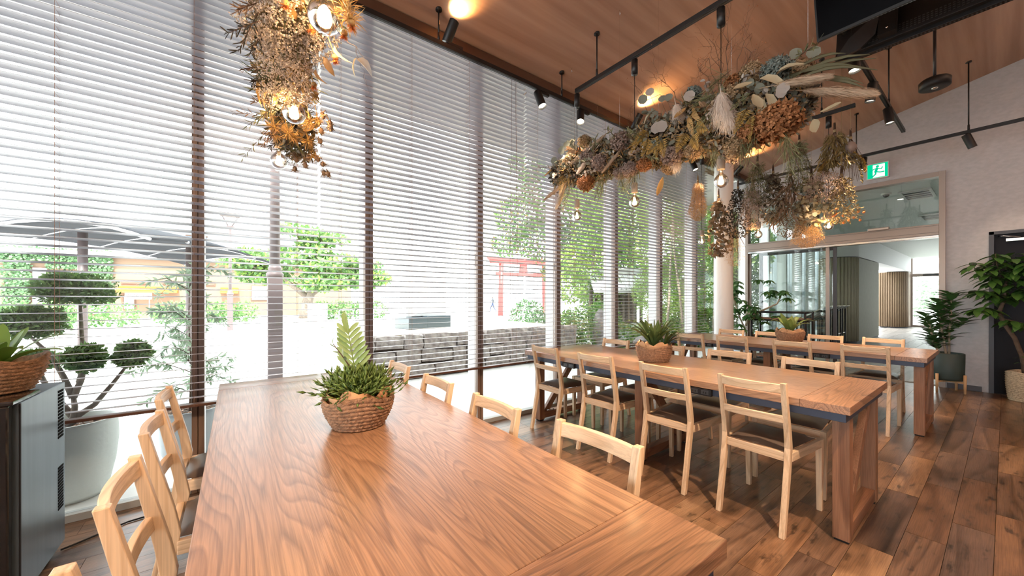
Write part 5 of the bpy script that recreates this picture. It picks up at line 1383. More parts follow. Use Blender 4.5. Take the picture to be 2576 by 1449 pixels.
# ------------------------------------------------------------------ rubber plant in green pot, ficus tree, schefflera
def potleaf(parent, o, stems, m, L, W, n, name='leaf', bark='bark', jit=.5):
    for pts, r in stems:
        q = [V3(*p) - o for p in pts]
        MB().tube(q, [r * (1 - .5 * i / len(q)) for i in range(len(q))], 8).build('stem', M[bark], parent)
RP = empty('potted_rubber_plant', (8.06, .50, 0), 0, 'rubber plant in dark green round pot on wooden legs by the grey wall', 'potted plant')
pot = MB().lathe([(.10, .165), (.15, .17), (.165, .20), (.17, .54), (.162, .545), (.155, .53), (.155, .45)], n=40).build('pot', M['pot_green'], RP)
MB().lathe([(.001, .48), (.155, .48)], n=24, cap0=False).build('soil', M['soil'], RP)
liner(.15, .46, RP, mat('burlap', (.33, .24, .15), .9))
sd = MB()
for k in range(4):
    a = R(45 + 90 * k + 20)
    sd = MB().tube([(.185 * math.cos(a), .185 * math.sin(a), 0), (.185 * math.cos(a), .185 * math.sin(a), .26)], [.014, .017], 10)
    sd.build('leg', M['oakleg'], RP)
MB().box(-.18, .18, -.014, .014, .14, .165, 0, Matrix.Rotation(R(65), 4, 'Z')).box(-.18, .18, -.014, .014, .14, .165, 0, Matrix.Rotation(R(155), 4, 'Z')).build('stand_cross', M['oakleg'], RP)
stm = [[(0, 0, .47), (-.02, .03, .75), (-.05, .06, 1.02), (-.06, .07, 1.15)], [(.02, -.02, .47), (.03, -.02, .8), (.01, -.04, 1.1), (.0, -.04, 1.3)], [(-.02, .05, .47), (-.06, .12, .7), (-.08, .16, .95)]]
for q in stm:
    MB().tube(q, [.014, .012, .010, .006][:len(q)], 8).build('stem', M['bark_p'], RP)
def leafset(parent, pts, m, L, W, name, tmpl=T_LEAF, up=.2, out=None, jit=.7, grav=0):
    mb = MB(); pts = np.array(pts); n = len(pts)
    D = rdir(n) * jit; D[:, 2] = D[:, 2] * .5 + up - grav
    if out is not None:
        D += out
    mb.cards(pts, D, np.tile(V3(0, 0, 1), (n, 1)) + rdir(n) * .35, L * rng.uniform(.75, 1.2, n), W * rng.uniform(.8, 1.15, n), tmpl)
    return mb.build(name, m, parent)
def ring_leaves(parent, stems, m, L, W, per, lo, name, up=.35, grav=0.0, tmpl=T_LEAF, seg_obj=True):
    for q in stems:
        q = [V3(*p) for p in q]; n = per
        for i in range(n):
            u = lo + (1 - lo) * i / (n - 1); f = u * (len(q) - 1); k = min(int(f), len(q) - 2)
            p = q[k] * (1 - (f - k)) + q[k + 1] * (f - k)
            a = i * 2.4 + rng.uniform(-.3, .3); s = .65 + .35 * (1 - u) if u > .9 else 1
            d = V3(math.cos(a), math.sin(a), up + .8 * max(0, u - .75) - grav)
            mb = MB(); mb.cards([p], [d], [V3(0, 0, 1)], L * rng.uniform(.8, 1.15), W * rng.uniform(.85, 1.1), tmpl); mb.build(name, m, parent)
ring_leaves(RP, stm, M['l_rubber'], .20, .10, 27, .25, 'leaf', up=.6)
ring_leaves(RP, [[(-.06, .07, 1.15), (-.03, .08, 1.27)], [(-.08, .16, .95), (-.08, .2, 1.06)], [(0, -.04, 1.3), (.02, -.04, 1.36)], [(.0, -.1, .9), (0, -.16, 1.0)], [(-.05, .1, .6), (-.1, .12, .75)]], M['l_rubber'], .19, .095, 11, .05, 'leaf', up=.6)

FT = empty('ficus_tree', (8.07, -.17, 0), 0, 'tall bent ficus tree in rush basket before the dark door', 'potted plant')
basket_body(.15, .175, .37, M['basket_pale'], FT, 16, .01)
MB().lathe([(.001, .33), (.16, .33)], n=24, cap0=False).build('soil', M['soil'], FT)
trk = [(0, .02, .33), (-.01, .04, .55), (-.03, .10, .8), (-.06, .19, 1.0), (-.06, .22, 1.14), (-.03, .18, 1.3), (-.03, .17, 1.5), (-.02, .1, 1.7)]
MB().tube(trk, [.026, .024, .023, .022, .021, .018, .015, .008], 10).build('trunk', M['bark_d'], FT)
brs = [[(-.03, .17, 1.45), (-.06, .3, 1.6), (-.08, .42, 1.72), (-.08, .44, 1.8)], [(-.03, .17, 1.5), (-.1, .05, 1.7), (-.12, -.1, 1.85)], [(-.03, .18, 1.3), (-.1, .32, 1.4), (-.14, .42, 1.42)], [(-.06, .22, 1.1), (-.14, .34, 1.2), (-.18, .42, 1.15)], [(-.02, .1, 1.65), (0, -.05, 1.75), (0, -.2, 1.8)], [(-.03, .18, 1.3), (.02, .02, 1.4), (.03, -.15, 1.45)], [(-.03, .17, 1.5), (-.06, .24, 1.75), (-.05, .25, 1.9)], [(-.05, .2, 1.05), (-.05, .05, 1.0), (-.05, -.05, .95)]]
for q in brs:
    MB().tube(q, [.009, .006, .004, .003][:len(q)], 6).build('branch', M['bark_d'], FT)
ring_leaves(FT, brs, M['l_ficus'], .20, .075, 22, .12, 'leaf', up=.05, grav=.35)
ring_leaves(FT, [[(-.05, .1, 1.3), (-.06, .1, 1.9)], [(-.02, .0, 1.4), (-.05, .0, 1.85)], [(-.08, .25, 1.25), (-.1, .3, 1.75)]], M['l_ficus'], .20, .075, 30, .0, 'leaf', up=.05, grav=.3)
ring_leaves(FT, [[(0, .03, .42), (-.02, .04, .6)]], M['l_ficus'], .1, .04, 6, .2, 'leaf', up=.1)

SC = empty('schefflera_plant', (7.72, 2.97, 0), 0, 'leafy umbrella plant with slanting trunk between white column and pipe cart', 'potted plant')
MB().lathe([(.13, 0), (.17, .05), (.18, .34), (.17, .345), (.165, .3)], n=32).build('pot', M['planter_g'], SC)
MB().lathe([(.001, .3), (.17, .3)], n=24, cap0=False).build('soil', M['soil'], SC)
strk = [[(.03, -.05, .3), (.02, -.02, .7), (-.06, .05, .95), (-.14, .1, 1.2), (-.15, .08, 1.45)], [(-.03, .02, .9), (.05, -.2, 1.05), (.1, -.5, 1.22), (.1, -.56, 1.35)], [(-.14, .1, 1.2), (-.2, .12, 1.4)], [(-.05, .0, .95), (-.1, -.2, 1.1)], [(.02, -.02, .8), (.12, -.05, 1.0)]]
for q in strk:
    MB().tube(q, [.022, .019, .014, .01, .007][:len(q)], 8).build('stem', M['bark_p'], SC)
for c in [(-.15, .08, 1.5), (-.2, .12, 1.42), (-.12, .05, 1.3), (-.22, .0, 1.25), (-.05, .02, 1.15), (-.15, -.15, 1.15), (-.1, -.2, 1.0), (.1, -.56, 1.42), (.08, -.5, 1.5), (.1, -.65, 1.4), (.05, -.42, 1.42), (.12, -.05, 1.05), (-.1, .1, 1.05), (-.2, .05, 1.1), (-.05, -.3, .95), (0, -.45, 1.0), (.05, -.6, 1.05), (-.2, -.05, .9), (.05, -.35, 1.62), (-.1, .1, 1.62), (0, -.5, .75), (0, -.3, .7), (-.02, -.6, .82), (-.15, .05, .75)]:
    for k in range(2):
        mb = MB(); n = 8; c2 = V3(*c) + rng.normal(scale=.05, size=3)
        a = np.arange(n) * 2 * math.pi / n + rng.uniform(0, 1)
        D = np.stack([np.cos(a), np.sin(a), np.full(n, -.35)], 1) + rng.normal(scale=.12, size=(n, 3))
        mb.cards(np.tile(c2, (n, 1)), D, V3(0, 0, 1), .145 * rng.uniform(.8, 1.15, n), .05, T_LEAF)
        mb.build('leaf_whorl', M['l_scheff'], SC)

# ------------------------------------------------------------------ pipe cart
CT = empty('pipe_cart', (7.83, 2.41, 0), 0, 'black pipe frame cart with wooden shelf in front of the sliding glass', 'cart')
for i, (x, y) in enumerate(((-.2, -.4), (.2, -.4), (-.2, .4), (.2, .4))):
    MB().cyl((x, y, .09), (x, y, 1.07), .017, n=10).build('leg', M['black_m'], CT)
    MB().ball((x, y, 1.07), .023, 10).build('pipe_joint', M['black_m'], CT)
    cs = MB().cyl((x - .012, y, .045), (x + .012, y, .045), .045, n=16).cyl((x, y, .05), (x, y, .1), .01, n=8).build('caster', M['black_m'], CT)
rr = MB()
for z in (1.07, .93, .62, .25):
    rr = MB()
    for y in (-.4, .4): rr.cyl((-.2, y, z), (.2, y, z), .015, n=8)
    for x in (-.2, .2): rr.cyl((x, -.4, z), (x, .4, z), .015, n=8)
    rr.build('pipe_rail', M['black_m'], CT)
for z in (.95, .64, .27):
    MB().box(-.19, .19, -.39, .39, z - .004, z + .02).build('shelf', M['tbeam'], CT, bevel=.002)

# ------------------------------------------------------------------ ceiling screens and sensor
TV = empty('ceiling_screens', (3.87, .2, 3.2), 0, 'pair of black television screens hung back to back from the ceiling', 'television')
def screen(xb, zb, ux, uz, face, name):
    u = Vector((ux, 0, uz)).normalized(); nrm = Vector((face * u.z, 0, -face * u.x)); o = Vector((3.87, .2, 3.2))
    def pt(y, s, t): return Vector((xb, 0, zb)) + u * s + nrm * t + Vector((0, y, 0)) - o
    Y0, Y1, Hh = -.365, .875, .71
    def slab(y0, y1, s0, s1, t0, t1):
        return [pt(y0, s0, t0), pt(y1, s0, t0), pt(y1, s1, t0), pt(y0, s1, t0)], [pt(y0, s0, t1), pt(y1, s0, t1), pt(y1, s1, t1), pt(y0, s1, t1)]
    a = MB(); a.hexa(*slab(Y0, Y1, 0, Hh, 0, -.035)); cab = a.build('cabinet', M['black_m'], TV, bevel=.003)
    MB().hexa(*slab(Y0 + .012, Y1 - .012, .022, Hh - .012, .001, -.001)).build('display', M['screen'], cab)
    b = MB(); b.hexa(*slab(Y0 + .1, Y1 - .1, .03, Hh - .2, -.035, -.07)); b.build('rear_housing', M['black_m'], cab, bevel=.004)
    v = MB()
    for k in range(46):
        y = Y0 + .14 + k * (Y1 - Y0 - .28) / 46
        for r_ in range(4):
            v.hexa(*slab(y, y + .012, .06 + r_ * .018, .068 + r_ * .018, -.07, -.0715))
    v.build('vent_slots', M['darkgrey'], cab)
    v = MB()
    for k in range(40):
        y = Y0 + .2 + k * .02
        v.hexa(*slab(y, y + .009, -.0015, 0.0, -.008, -.026))
    v.build('edge_vents', M['darkgrey'], cab)
    return pt
pa = screen(3.60, 3.285, -.078, .292, -1, 'front')
pb = screen(4.138, 3.285, .07, .318, 1, 'rear')
def plate(pt, poly, t0, t1, name, m):
    b = MB(); n = len(poly)
    V = [pt(y, s, t0) for y, s in poly] + [pt(y, s, t1) for y, s in poly]
    F = [tuple(range(n)), tuple(reversed(range(n, 2 * n)))] + [(i, (i + 1) % n, n + (i + 1) % n, n + i) for i in range(n)]
    b.add([tuple(p) for p in V], F); b.build(name, m, TV)
plate(pb, [(.865, .012), (.80, .01), (.70, .03), (.62, .10), (.60, .26), (.64, .27), (.78, .16)], -.078, -.10, 'bracket_plate', M['darkgrey'])
MB().hexa([pb(.50, .05, -.071), pb(.60, .05, -.071), pb(.60, .28, -.071), pb(.50, .28, -.071)], [pb(.50, .05, -.13), pb(.60, .05, -.13), pb(.60, .28, -.13), pb(.50, .28, -.13)]).build('bracket_block', M['black_m'], TV)
bl_ = MB()
for s in (.09, .23): bl_.ball(pb(.55, s, -.132), .008, 8)
bl_.build('bolt', M['chrome'], TV)
for y in (-.1, .5):
    MB().tube([pa(y, .3, -.07), pb(y, .3, -.07)], .018, 8).build('cross_arm', M['black_m'], TV)
MB().box(-.03, .03, -.05, .05, .3, .42).build('mount_head', M['black_m'], TV)
MB().tube([pa(-.1, .3, -.2), pa(.5, .3, -.2)], .02, 8).build('mount_beam', M['black_m'], TV)
MB().cyl((0, 0, .35), (0, 0, ceil_z(.2) - 3.2), .024, n=12).build('ceiling_pole', M['black_m'], TV)

PS = empty('ceiling_sensor', (6.36, .483, 3.75), 0, 'black disc shaped device hanging on a single rod from the wood ceiling', 'ceiling device')
MB().lathe([(.02, .05), (.11, .05), (.128, .03), (.125, -.045), (.11, -.052), (.05, -.052), (.001, -.05)], n=36, cap1=False).build('disc_body', M['black'], PS)
MB().ball((0, 0, -.05), .03, 12, 0, (1, 1, .5)).build('lens_dome', M['chrome'], PS)
MB().cyl((0, 0, .05), (0, 0, .085), .022, n=12).build('collar', M['black'], PS)
MB().cyl((0, 0, .08), (0, 0, ceil_z(.483) - 3.75 + .004), .014, n=10).build('rod', M['darkgrey'], PS)

# ------------------------------------------------------------------ corridor beyond the glass door
cf = MB().box(XF, 26.0, -.5, YW, -.12, -.006).build('corridor_floor', mat('corridor_floor_joint', (.22, .2, .18), .6)); cf['kind'] = 'structure'
cfm = wood('corridor_plank', (.27, .24, .21), (.38, .35, .31), 'X', ring=1.0, rings=8, rough=.4, fine=.2, per_obj=.08)
cpm = MB().box(0, 1.496, 0, .296, -.006, 0).mesh('floor_board'); cpm.materials.append(cfm)
for i in range(12):
    for j in range(11):
        piece(cpm, 'floor_board', cf, (XF + .16 + i * 1.5 - (j % 2) * .0, -.05 + j * .3, 0))
cc = MB().box(XF + .151, 26.0, -.5, YW + .3, 3.22, 3.4).build('corridor_ceiling', M['offwhite']); cc['kind'] = 'structure'
cr_ = MB().box(XF + .151, 26.0, -.65, -.5, 0, 3.4).build('corridor_wall', M['white']); cr_['kind'] = 'structure'
for i in range(5):
    x = 8.728 + 1.116 * i
    t = MB().box(x - .033, x + .033, YW - .035, YW + .03, 0, 3.22); o = t.build('trim_%d' % (40 + i), M['fin'], bevel=.003); o['kind'] = 'structure'
    MB().box(x - .03, x + .03, YW + .031, YW + .17, 0, 3.4).build('outer_fin', M['fin'], o)
    w = MB().box(x + .034, x + 1.082, YW - .03, YW + .04, 0, .045).build('window_%d' % (20 + i), M['fin']); w['kind'] = 'structure'
    MB().box(x + .034, x + 1.082, YW + .003, YW + .011, .045, 3.22).build('pane', M['glass'], w)
mo = mat('olive_flute', (.40, .355, .26), .6, var=.1, scale=12, stretch=(8, 8, .3)); mo2 = mat('tan_flute', (.24, .16, .095), .6, var=.1, scale=12, stretch=(8, 8, .3))
mfab = mat('grey_green_panel', (.36, .35, .29), .7, var=.12, scale=30, stretch=(4, 4, .3))
fw = MB().box(14.78, 17.75, 2.62, YW, .06, 2.54).build('corridor_partition', mfab); fw['kind'] = 'structure'
MB().box(14.78, 17.75, 2.635, YW, 0, .06).build('plinth', M['base'], fw)
MB().cyl((14.78, 3.07, .06), (14.78, 3.07, 2.54), .43, n=40).build('core', mo, fw)
MB().cyl((14.78, 3.07, 0), (14.78, 3.07, .06), .435, n=40).build('curved_plinth', M['base'], fw)
MB().cyl((14.78, 3.07, 2.54), (14.78, 3.07, 2.56), .46, n=40).build('dark_reveal', M['base'], fw)
rib = MB().tube([(0, 0, .06), (0, 0, 2.54)], .042, 10).mesh('flute'); rib.materials.append(mo)
for k in range(17):
    a = R(268 - k * 10.8)
    piece(rib, 'flute', fw, (14.78 + .43 * math.cos(a), 3.07 + .43 * math.sin(a), 0))
sf = MB().box(14.78, 24.8, 2.60, YW, 2.56, 3.22).cyl((14.78, 3.07, 2.56), (14.78, 3.07, 3.22), .47, n=40).build('corridor_soffit', M['white']); sf['kind'] = 'structure'
f2 = MB().box(23.95, 25.3, 3.15, YW + .3, 0.05, 2.54).cyl((24.4, 3.12, .05), (24.4, 3.12, 2.54), .45, n=32).box(24.4, 25.4, 2.68, 3.2, .05, 2.54).build('corridor_partition', mo2); f2['kind'] = 'structure'
MB().cyl((24.4, 3.12, 0), (24.4, 3.12, .05), .46, n=32).build('curved_plinth', M['base'], f2)
rib2 = MB().tube([(0, 0, .05), (0, 0, 2.54)], .036, 8).mesh('flute'); rib2.materials.append(mo2)
for k in range(12):
    a = R(272 - k * 9.2); piece(rib2, 'flute', f2, (24.4 + .45 * math.cos(a), 3.12 + .45 * math.sin(a), 0))
for k in range(5):
    piece(rib2, 'flute', f2, (23.95, 3.2 + k * .076, 0))
# recessed vents, camera dome, strip lights in the corridor ceiling
def vent(x, y, lab):
    v = empty('ceiling_vent', (x, y, 3.22), 0, lab, 'vent', 'white air vents in the corridor ceiling')
    b = MB(); L2, W2 = .42, .2
    b.box(-L2, L2, -W2, -W2 + .04, -.02, 0).box(-L2, L2, W2 - .04, W2, -.02, 0).box(-L2, -L2 + .04, -W2 + .04, W2 - .04, -.02, 0).box(L2 - .04, L2, -W2 + .04, W2 - .04, -.02, 0)
    b.build('frame', M['white'], v)
    MB().box(-L2 + .04, L2 - .04, -W2 + .04, W2 - .04, -.004, -.001).build('dark_duct', M['base'], v)
    for k in range(4):
        xx = -L2 + .14 + k * .18
        MB().box(xx - .012, xx + .012, -W2 + .04, W2 - .04, -.018, -.005).build('louvre', M['white'], v)
vent(9.95, .96, 'larger near white louvred air vent seen through the glass transom'); vent(12.9, 1.0, 'smaller farther white louvred air vent at the transom right edge')
cd = empty('camera_dome', (9.45, 1.3, 3.22), 0, 'small white security camera dome on corridor ceiling behind transom', 'camera')
MB().lathe([(.07, 0), (.07, -.025), (.055, -.03)], n=24, cap0=False, cap1=True).build('base', M['white'], cd)
MB().ball((0, 0, -.03), .045, 14).build('dome', M['darkgrey'], cd)
for i, x in enumerate((10.2, 13.2, 16.5, 20.0)):
    dl = empty('corridor_downlight', (x, .9 if i % 2 else 1.2, 3.22), 0, ['first', 'second', 'third', 'fourth'][i] + ' round white downlight from the glass door in corridor ceiling', 'ceiling light', 'corridor downlights')
    MB().lathe([(.07, -.006), (.055, -.008), (.05, 0.0)], n=24, cap0=False).build('trim_ring', M['white'], dl)
    MB().cyl((0, 0, -.003), (0, 0, -.001), .05, n=20).build('diffuser', emis('downlight_%d' % i, (1, .95, .88), 2), dl)
    ld = bpy.data.lights.new('downlight_beam', 'SPOT'); ld.energy = 8; ld.spot_size = R(120); ld.spot_blend = .8; ld.shadow_soft_size = .05; ld.color = (1, .95, .88)
    lo = bpy.data.objects.new('downlight_beam', ld); COL.objects.link(lo); lo.parent = dl; lo.location = (0, 0, -.02)
# end glazing
eg = empty('door_3', (25.6, 0, 0)); eg['kind'] = 'structure'
b = MB()
for y in (2.66, 1.35, .1): b.box(-.04, .04, y - .035, y + .035, 0, 3.22)
b.box(-.04, .04, .135, 2.625, 2.36, 2.50).box(-.04, .04, .135, 2.625, 0, .09)
b.build('frame', M['taupe'], eg)
MB().box(-.004, .004, .135, 2.625, .09, 2.36).build('pane', M['glass'], eg); MB().box(-.004, .004, .135, 2.625, 2.5, 3.2).build('transom_pane', M['glass'], eg)
MB().box(-.1, -.04, 1.7, 2.3, 2.40, 2.45).build('door_closer', M['darkgrey'], eg)
we = MB().box(25.56, 25.64, -.5, .065, 0, 3.3).box(25.56, 25.64, 2.695, 3.6, 0, 3.3).build('corridor_wall', M['white']); we['kind'] = 'structure'

# slanted glass display stands
for k in range(5):
    x = 10.6 + .44 * k
    s = empty('display_stand', (x, 2.66, 0), 0, ['first', 'second', 'third', 'fourth', 'fifth'][k] + ' slanted panel display stand behind the glass, counted from the umbrella plant side', 'display stand', 'slanted display stands in the corridor')
    lo = [(-.19, .33, .74), (.19, .33, .74), (.19, -.27, 1.14), (-.19, -.27, 1.14)]
    b = MB().hexa([(p[0], p[1], p[2] - .012) for p in lo], lo); b.build('panel', mat('grey_panel_%d' % k, (.32, .36, .38), .25), s)
    fr = MB()
    for a, c in ((0, 1), (1, 2), (2, 3), (3, 0)): fr.tube([lo[a], lo[c]], .012, 6)
    fr.build('panel_frame', mat('pale_frame_%d' % k, (.66, .62, .5), .4), s)
    for xx in (-.14, .14):
        for yy, zz_ in ((-.2, 1.07), (.25, .77)):
            MB().box(xx - .012, xx + .012, yy - .012, yy + .012, 0, zz_).build('leg', M['black_m'], s)
    MB().box(-.14, .14, -.205, -.195, .45, .47).build('stretcher', M['chrome'], s)

# ------------------------------------------------------------------ outside
gm = mat('pale_paving', (.66, .66, .64), .85, var=.06, scale=2)
g = MB().box(-70, 90, YW + .04, 120, -.3, -.012).build('ground', gm); g['kind'] = 'structure'

def tree(name, x, y, blobs, m, trunk, n, L, W, label, group=None, cat='tree', bark='bark', tmpl=T_DIA, z0=0.0, extra=None):
    e = empty(name, (x, y, z0), 0, label, cat, group)
    for q in trunk:
        MB().tube(q[0], [q[1] * (1 - .6 * i / (len(q[0]) - 1)) for i in range(len(q[0]))], 8).build('trunk' if q is trunk[0] else 'branch', M[bark], e)
    mb = MB(); tot = sum(b[3] * b[4] * b[5] for b in blobs) ** 1
    vs = np.array([(b[3] * b[4] * b[5]) ** .67 for b in blobs]); vs /= vs.sum()
    for b, f in zip(blobs, vs):
        clump(mb, b[:3], b[3:6], max(20, int(n * f)), L, W, tmpl, 0, .55, .9, .1)
    if extra:
        for b, f in zip(blobs, vs):
            clump(mb, b[:3], b[3:6], max(8, int(n * f * .3)), L, W, tmpl, 1, .75, .9, .1)
    mb.build('foliage', [m] + ([extra] if extra else []), e, kind='stuff')
    return e

# cloud-pruned tree in the pale planter, willow shrub in the grey planter
def planter(parent, c, prof, m):
    MB().lathe(prof, c, 40).build('planter', m, parent)
    r, z = prof[-1]
    MB().lathe([(.001, z), (r, z)], c, 24, cap0=False).build('soil', M['soil'], parent)
    p = rng.uniform(-1, 1, (170, 2)); p = p[(p ** 2).sum(1) < .92] * r * .95
    mb = MB(); mb.cards(np.c_[p[:, 0] + c[0], p[:, 1] + c[1], np.full(len(p), z + .008)], np.c_[rng.normal(size=(len(p), 2)), rng.normal(scale=.12, size=len(p))], V3(0, 0, 1), .05, .02, T_OCTA)
    mb.build('bark_chips', M['chips'], parent, kind='stuff')
CP = empty('cloud_pruned_tree', (-.87, 3.72, 0), 0, 'cloud pruned topiary tree in pale stone planter just outside the left window', 'tree')
planter(CP, (0, 0, 0), [(.15, -.01), (.17, .02), (.205, .2), (.22, .36), (.215, .47), (.222, .50), (.208, .5), (.2, .46)], M['planter_w'])
for q in [[(.0, 0, .45), (.01, .02, .58), (.0, .03, .66)], [(.0, .03, .64), (.04, .02, .76), (.03, .08, 1.0), (.0, .17, 1.28)], [(.0, .03, .64), (-.04, .03, .78), (-.10, .05, .93), (-.2, .09, 1.06)], [(.0, .02, .50), (.10, .02, .58), (.19, .02, .72), (.26, .03, .84)], [(.0, .02, .52), (-.12, .08, .7), (-.18, .12, .85)], [(.03, .03, .74), (.05, .02, .84)]]:
    MB().tube(q, [.020, .016, .012, .008][:len(q)], 8).build('trunk', M['bark'], CP)
for (c, r) in [((-.006, .184, 1.373), (.205, .205, .125)), ((-.213, .10, 1.15), (.185, .18, .105)), ((.056, .013, .905), (.108, .108, .09)), ((.285, .029, .91), (.108, .108, .09)), ((-.198, .15, .891), (.095, .095, .06))]:
    mb = MB(); clump(mb, c, V3(*r) * .7, 400, .05, .04, T_DIA, 0, .2)
    for k in range(20):
        dq = rdir(1)[0]; clump(mb, V3(*c) + dq * V3(*r) * .66, V3(*r) * .40, int(150 * r[0] / .2), .030, .017, T_DIA, 0, .6, .9, .3)
    mb.build('pruned_ball', M['l_topiary'], CP, kind='stuff')
WS = empty('willow_shrub', (-.31, 4.2, 0), 0, 'slim shrub with narrow pale leaves in grey planter behind the first mullion', 'shrub')
planter(WS, (0, 0, 0), [(.17, -.01), (.185, .02), (.2, .2), (.21, .33), (.215, .37), (.2, .37), (.19, .34)], M['planter_g'])
wst = [[(0, 0, .33), (.01, 0, .7), (-.01, .02, 1.1), (.0, .0, 1.62)]]
for k in range(26):
    z = rng.uniform(.5, 1.5); a = rng.uniform(0, 6.28); q = rng.uniform(.22, .46) * (1.15 - .35 * (z - .5)); wst.append([(0, 0, z), (q * .5 * math.cos(a), q * .5 * math.sin(a), z + .1), (q * math.cos(a), q * math.sin(a), z + rng.uniform(-.05, .12))])
for q in wst:
    MB().tube(q, [.011, .007, .004, .002][:len(q)] if q is wst[0] else [.004, .003, .0015], 6).build('stem', M['bark_d'], WS)
mb = MB()
for q in wst[1:]:
    a, b_, c = [V3(*p) for p in q]; u = rng.uniform(.1, 1, 52)[:, None]
    P = np.where(u < .5, a + (b_ - a) * u * 2, b_ + (c - b_) * (u - .5) * 2)
    mb.cards(P, (c - a)[None] * .8 + rdir(52) * .45 + V3(0, 0, -.18), rdir(52), .07 * rng.uniform(.7, 1.2, 52), .015, T_LEAF)
mb.build('foliage', M['l_willow'], WS, kind='stuff')

# lamp posts
pm_ = mat('mauve_brown_post', (.105, .08, .08), .5)
def lamp(x, y, zs, rb, rt, lab, top):
    e = empty('lamp_post', (x, y, -.012), 0, lab, 'lamp post', 'brown lamp posts on the plaza')
    MB().box(-rb, rb, -rb, rb, 0, zs).build('square_base', pm_, e, bevel=.01)
    MB().lathe([(rb * 1.15, zs), (rb * 1.2, zs + .06), (rb * .8, zs + .1), (rb * .95, zs + .14), (rt, zs + .2)], n=20, cap1=True).build('collar', pm_, e)
    MB().cyl((0, 0, zs + .2), (0, 0, top), rt, rt * .85, 16).build('shaft', pm_, e)
    b = MB().cyl((0, 0, top), (0, 0, top + .12), rt * .9, rt * 2.4, 12).box(-.34, .34, -.34, .34, top + .55, top + .62)
    for sx in (-1, 1):
        for sy in (-1, 1): b.tube([(rt * sx, rt * sy, top + .1), (.28 * sx, .28 * sy, top + .56)], .014, 5)
    b.build('lantern', pm_, e)
lamp(.53, 7.30, 1.68, .105, .078, 'near brown lamp post with square base outside behind the near table', 5.2)
lamp(-.17, 19.7, 1.5, .10, .06, 'far thin lamp post with flared lantern beside the street tree', 4.3)

# curved canopy with two posts
CN = empty('plaza_canopy', (-1.3, 11.2, 0), 0, 'grey curved canopy roof on posts outside, above the pruned tree', 'canopy')
cm = mat('canopy_membrane', (.035, .038, .043), .9, spec=.05); cm2 = mat('canopy_rib_white', (.75, .76, .78), .5)
pth = [(-1.0, -2.0), (-.6, -.8), (0.0, .6), (.6, 1.8), (1.25, 2.8)]
V = []; F = []; nx = 16; ny = 10
for i in range(nx + 1):
    u = i / nx * (len(pth) - 1); k = min(int(u), len(pth) - 2); fr = u - k
    cx = pth[k][0] + (pth[k + 1][0] - pth[k][0]) * fr; cy = pth[k][1] + (pth[k + 1][1] - pth[k][1]) * fr
    for j in range(ny + 1):
        s = j / ny * 2 - 1
        V.append((cx + s * 1.15, cy - s * .5, 2.36 + .26 * (1 - s * s) + .18 * math.sin(math.pi * i / nx)))
for i in range(nx):
    for j in range(ny):
        a = i * (ny + 1) + j; F.append((a, a + 1, a + ny + 2, a + ny + 1))
o = MB().add(V, F, 0, True).build('membrane', cm, CN); sd = o.modifiers.new('thickness', 'SOLIDIFY'); sd.thickness = .05
for i in range(0, nx + 1, 4):
    MB().tube([(p[0], p[1], p[2] - .04) for p in V[i * (ny + 1):(i + 1) * (ny + 1)]], .025, 6).build('rib', cm2, CN)
for (x, y, zt_) in ((-.85, -1.45, 2.5), (.4, .75, 2.6)):
    MB().cyl((x, y, -.012), (x, y, zt_), .065, n=14).build('post', pm_, CN)

# station-like building far left
bw = mat('beige_render', (.25, .165, .11), .85); bw2 = mat('white_render', (.36, .37, .39), .8); bd = mat('brown_shutter', (.16, .09, .06), .6); bg = mat('grey_roof', (.36, .38, .40), .5); gl2 = mat('dark_window_glass', (.12, .16, .2), .1)
BG = empty('station_building', (-4, 36, 0), 0, 'beige and white low building with ivy band and brown windows beyond the canopy', 'building')
def wpt(b, x0, x1, y0, y1, z0, z1, name, m): b = MB().box(x0 + 4, x1 + 4, y0 - 36, y1 - 36, z0, z1).build(name, m, BG); return b
wpt(0, -13, 8.5, 36, 44, 0, 4.3, 'ground_storey', bw)
wpt(0, -13, 6.5, 38, 44, 4.3, 6.6, 'upper_storey', bw2)
wpt(0, -13, 8.8, 35.4, 44, 4.15, 4.4, 'cornice', bw2)
rf = MB().hexa([(-9.5, 1.2, 6.6), (11.5, 1.2, 6.6), (11.5, 8.5, 6.6), (-9.5, 8.5, 6.6)], [(-5, 4.5, 8.2), (5.5, 4.5, 8.2), (5.5, 5.5, 8.2), (-5, 5.5, 8.2)]).build('roof', bg, BG)
for (xa, xb, za, zb) in [(-6.2, -4.8, 2.33, 2.62), (-4.2, -3.7, 2.33, 2.62), (-10.05, -9.35, .3, 3.3), (-7.7, -6.8, .3, 2.9), (-6.1, -5.5, .6, 1.6), (-2.6, -1.2, 2.3, 2.62), (1.0, 2.6, 1.2, 2.4)]:
    w = wpt(0, xa, xb, 35.93, 36.0, za, zb, 'window_opening', bd)
    MB().box(xa + 4.06, xb + 3.94, -.1, -.075, za + .05, zb - .05).build('shutter', bd if zb - za < .4 else bw2, w)
for xa, xb in [(-10.4, -9.9), (-8.55, -8.0), (-7.9, -7.2), (-5.5, -4.2), (-3, -1.8)]:
    w = wpt(0, xa, xb, 37.93, 38.0, 5.6, 6.2, 'upper_window', gl2)
    MB().box(xa + 4 - .06, xb + 4.06, 1.86, 1.93, 6.2, 6.28).build('window_hood', bd, w)
for xa, xb in [(-6.3, -3.3), (-.9, .2)]:
    q = MB().hexa([(xa + 4, -1.0, 1.75), (xb + 4, -1.0, 1.75), (xb + 4, 0, 1.75), (xa + 4, 0, 1.75)], [(xa + 4, -.9, 1.85), (xb + 4, -.9, 1.85), (xb + 4, 0, 2.2), (xa + 4, 0, 2.2)]).build('orange_awning', mat('awning_orange_%d' % int(xa * 10), (.55, .19, .02), .7), BG)
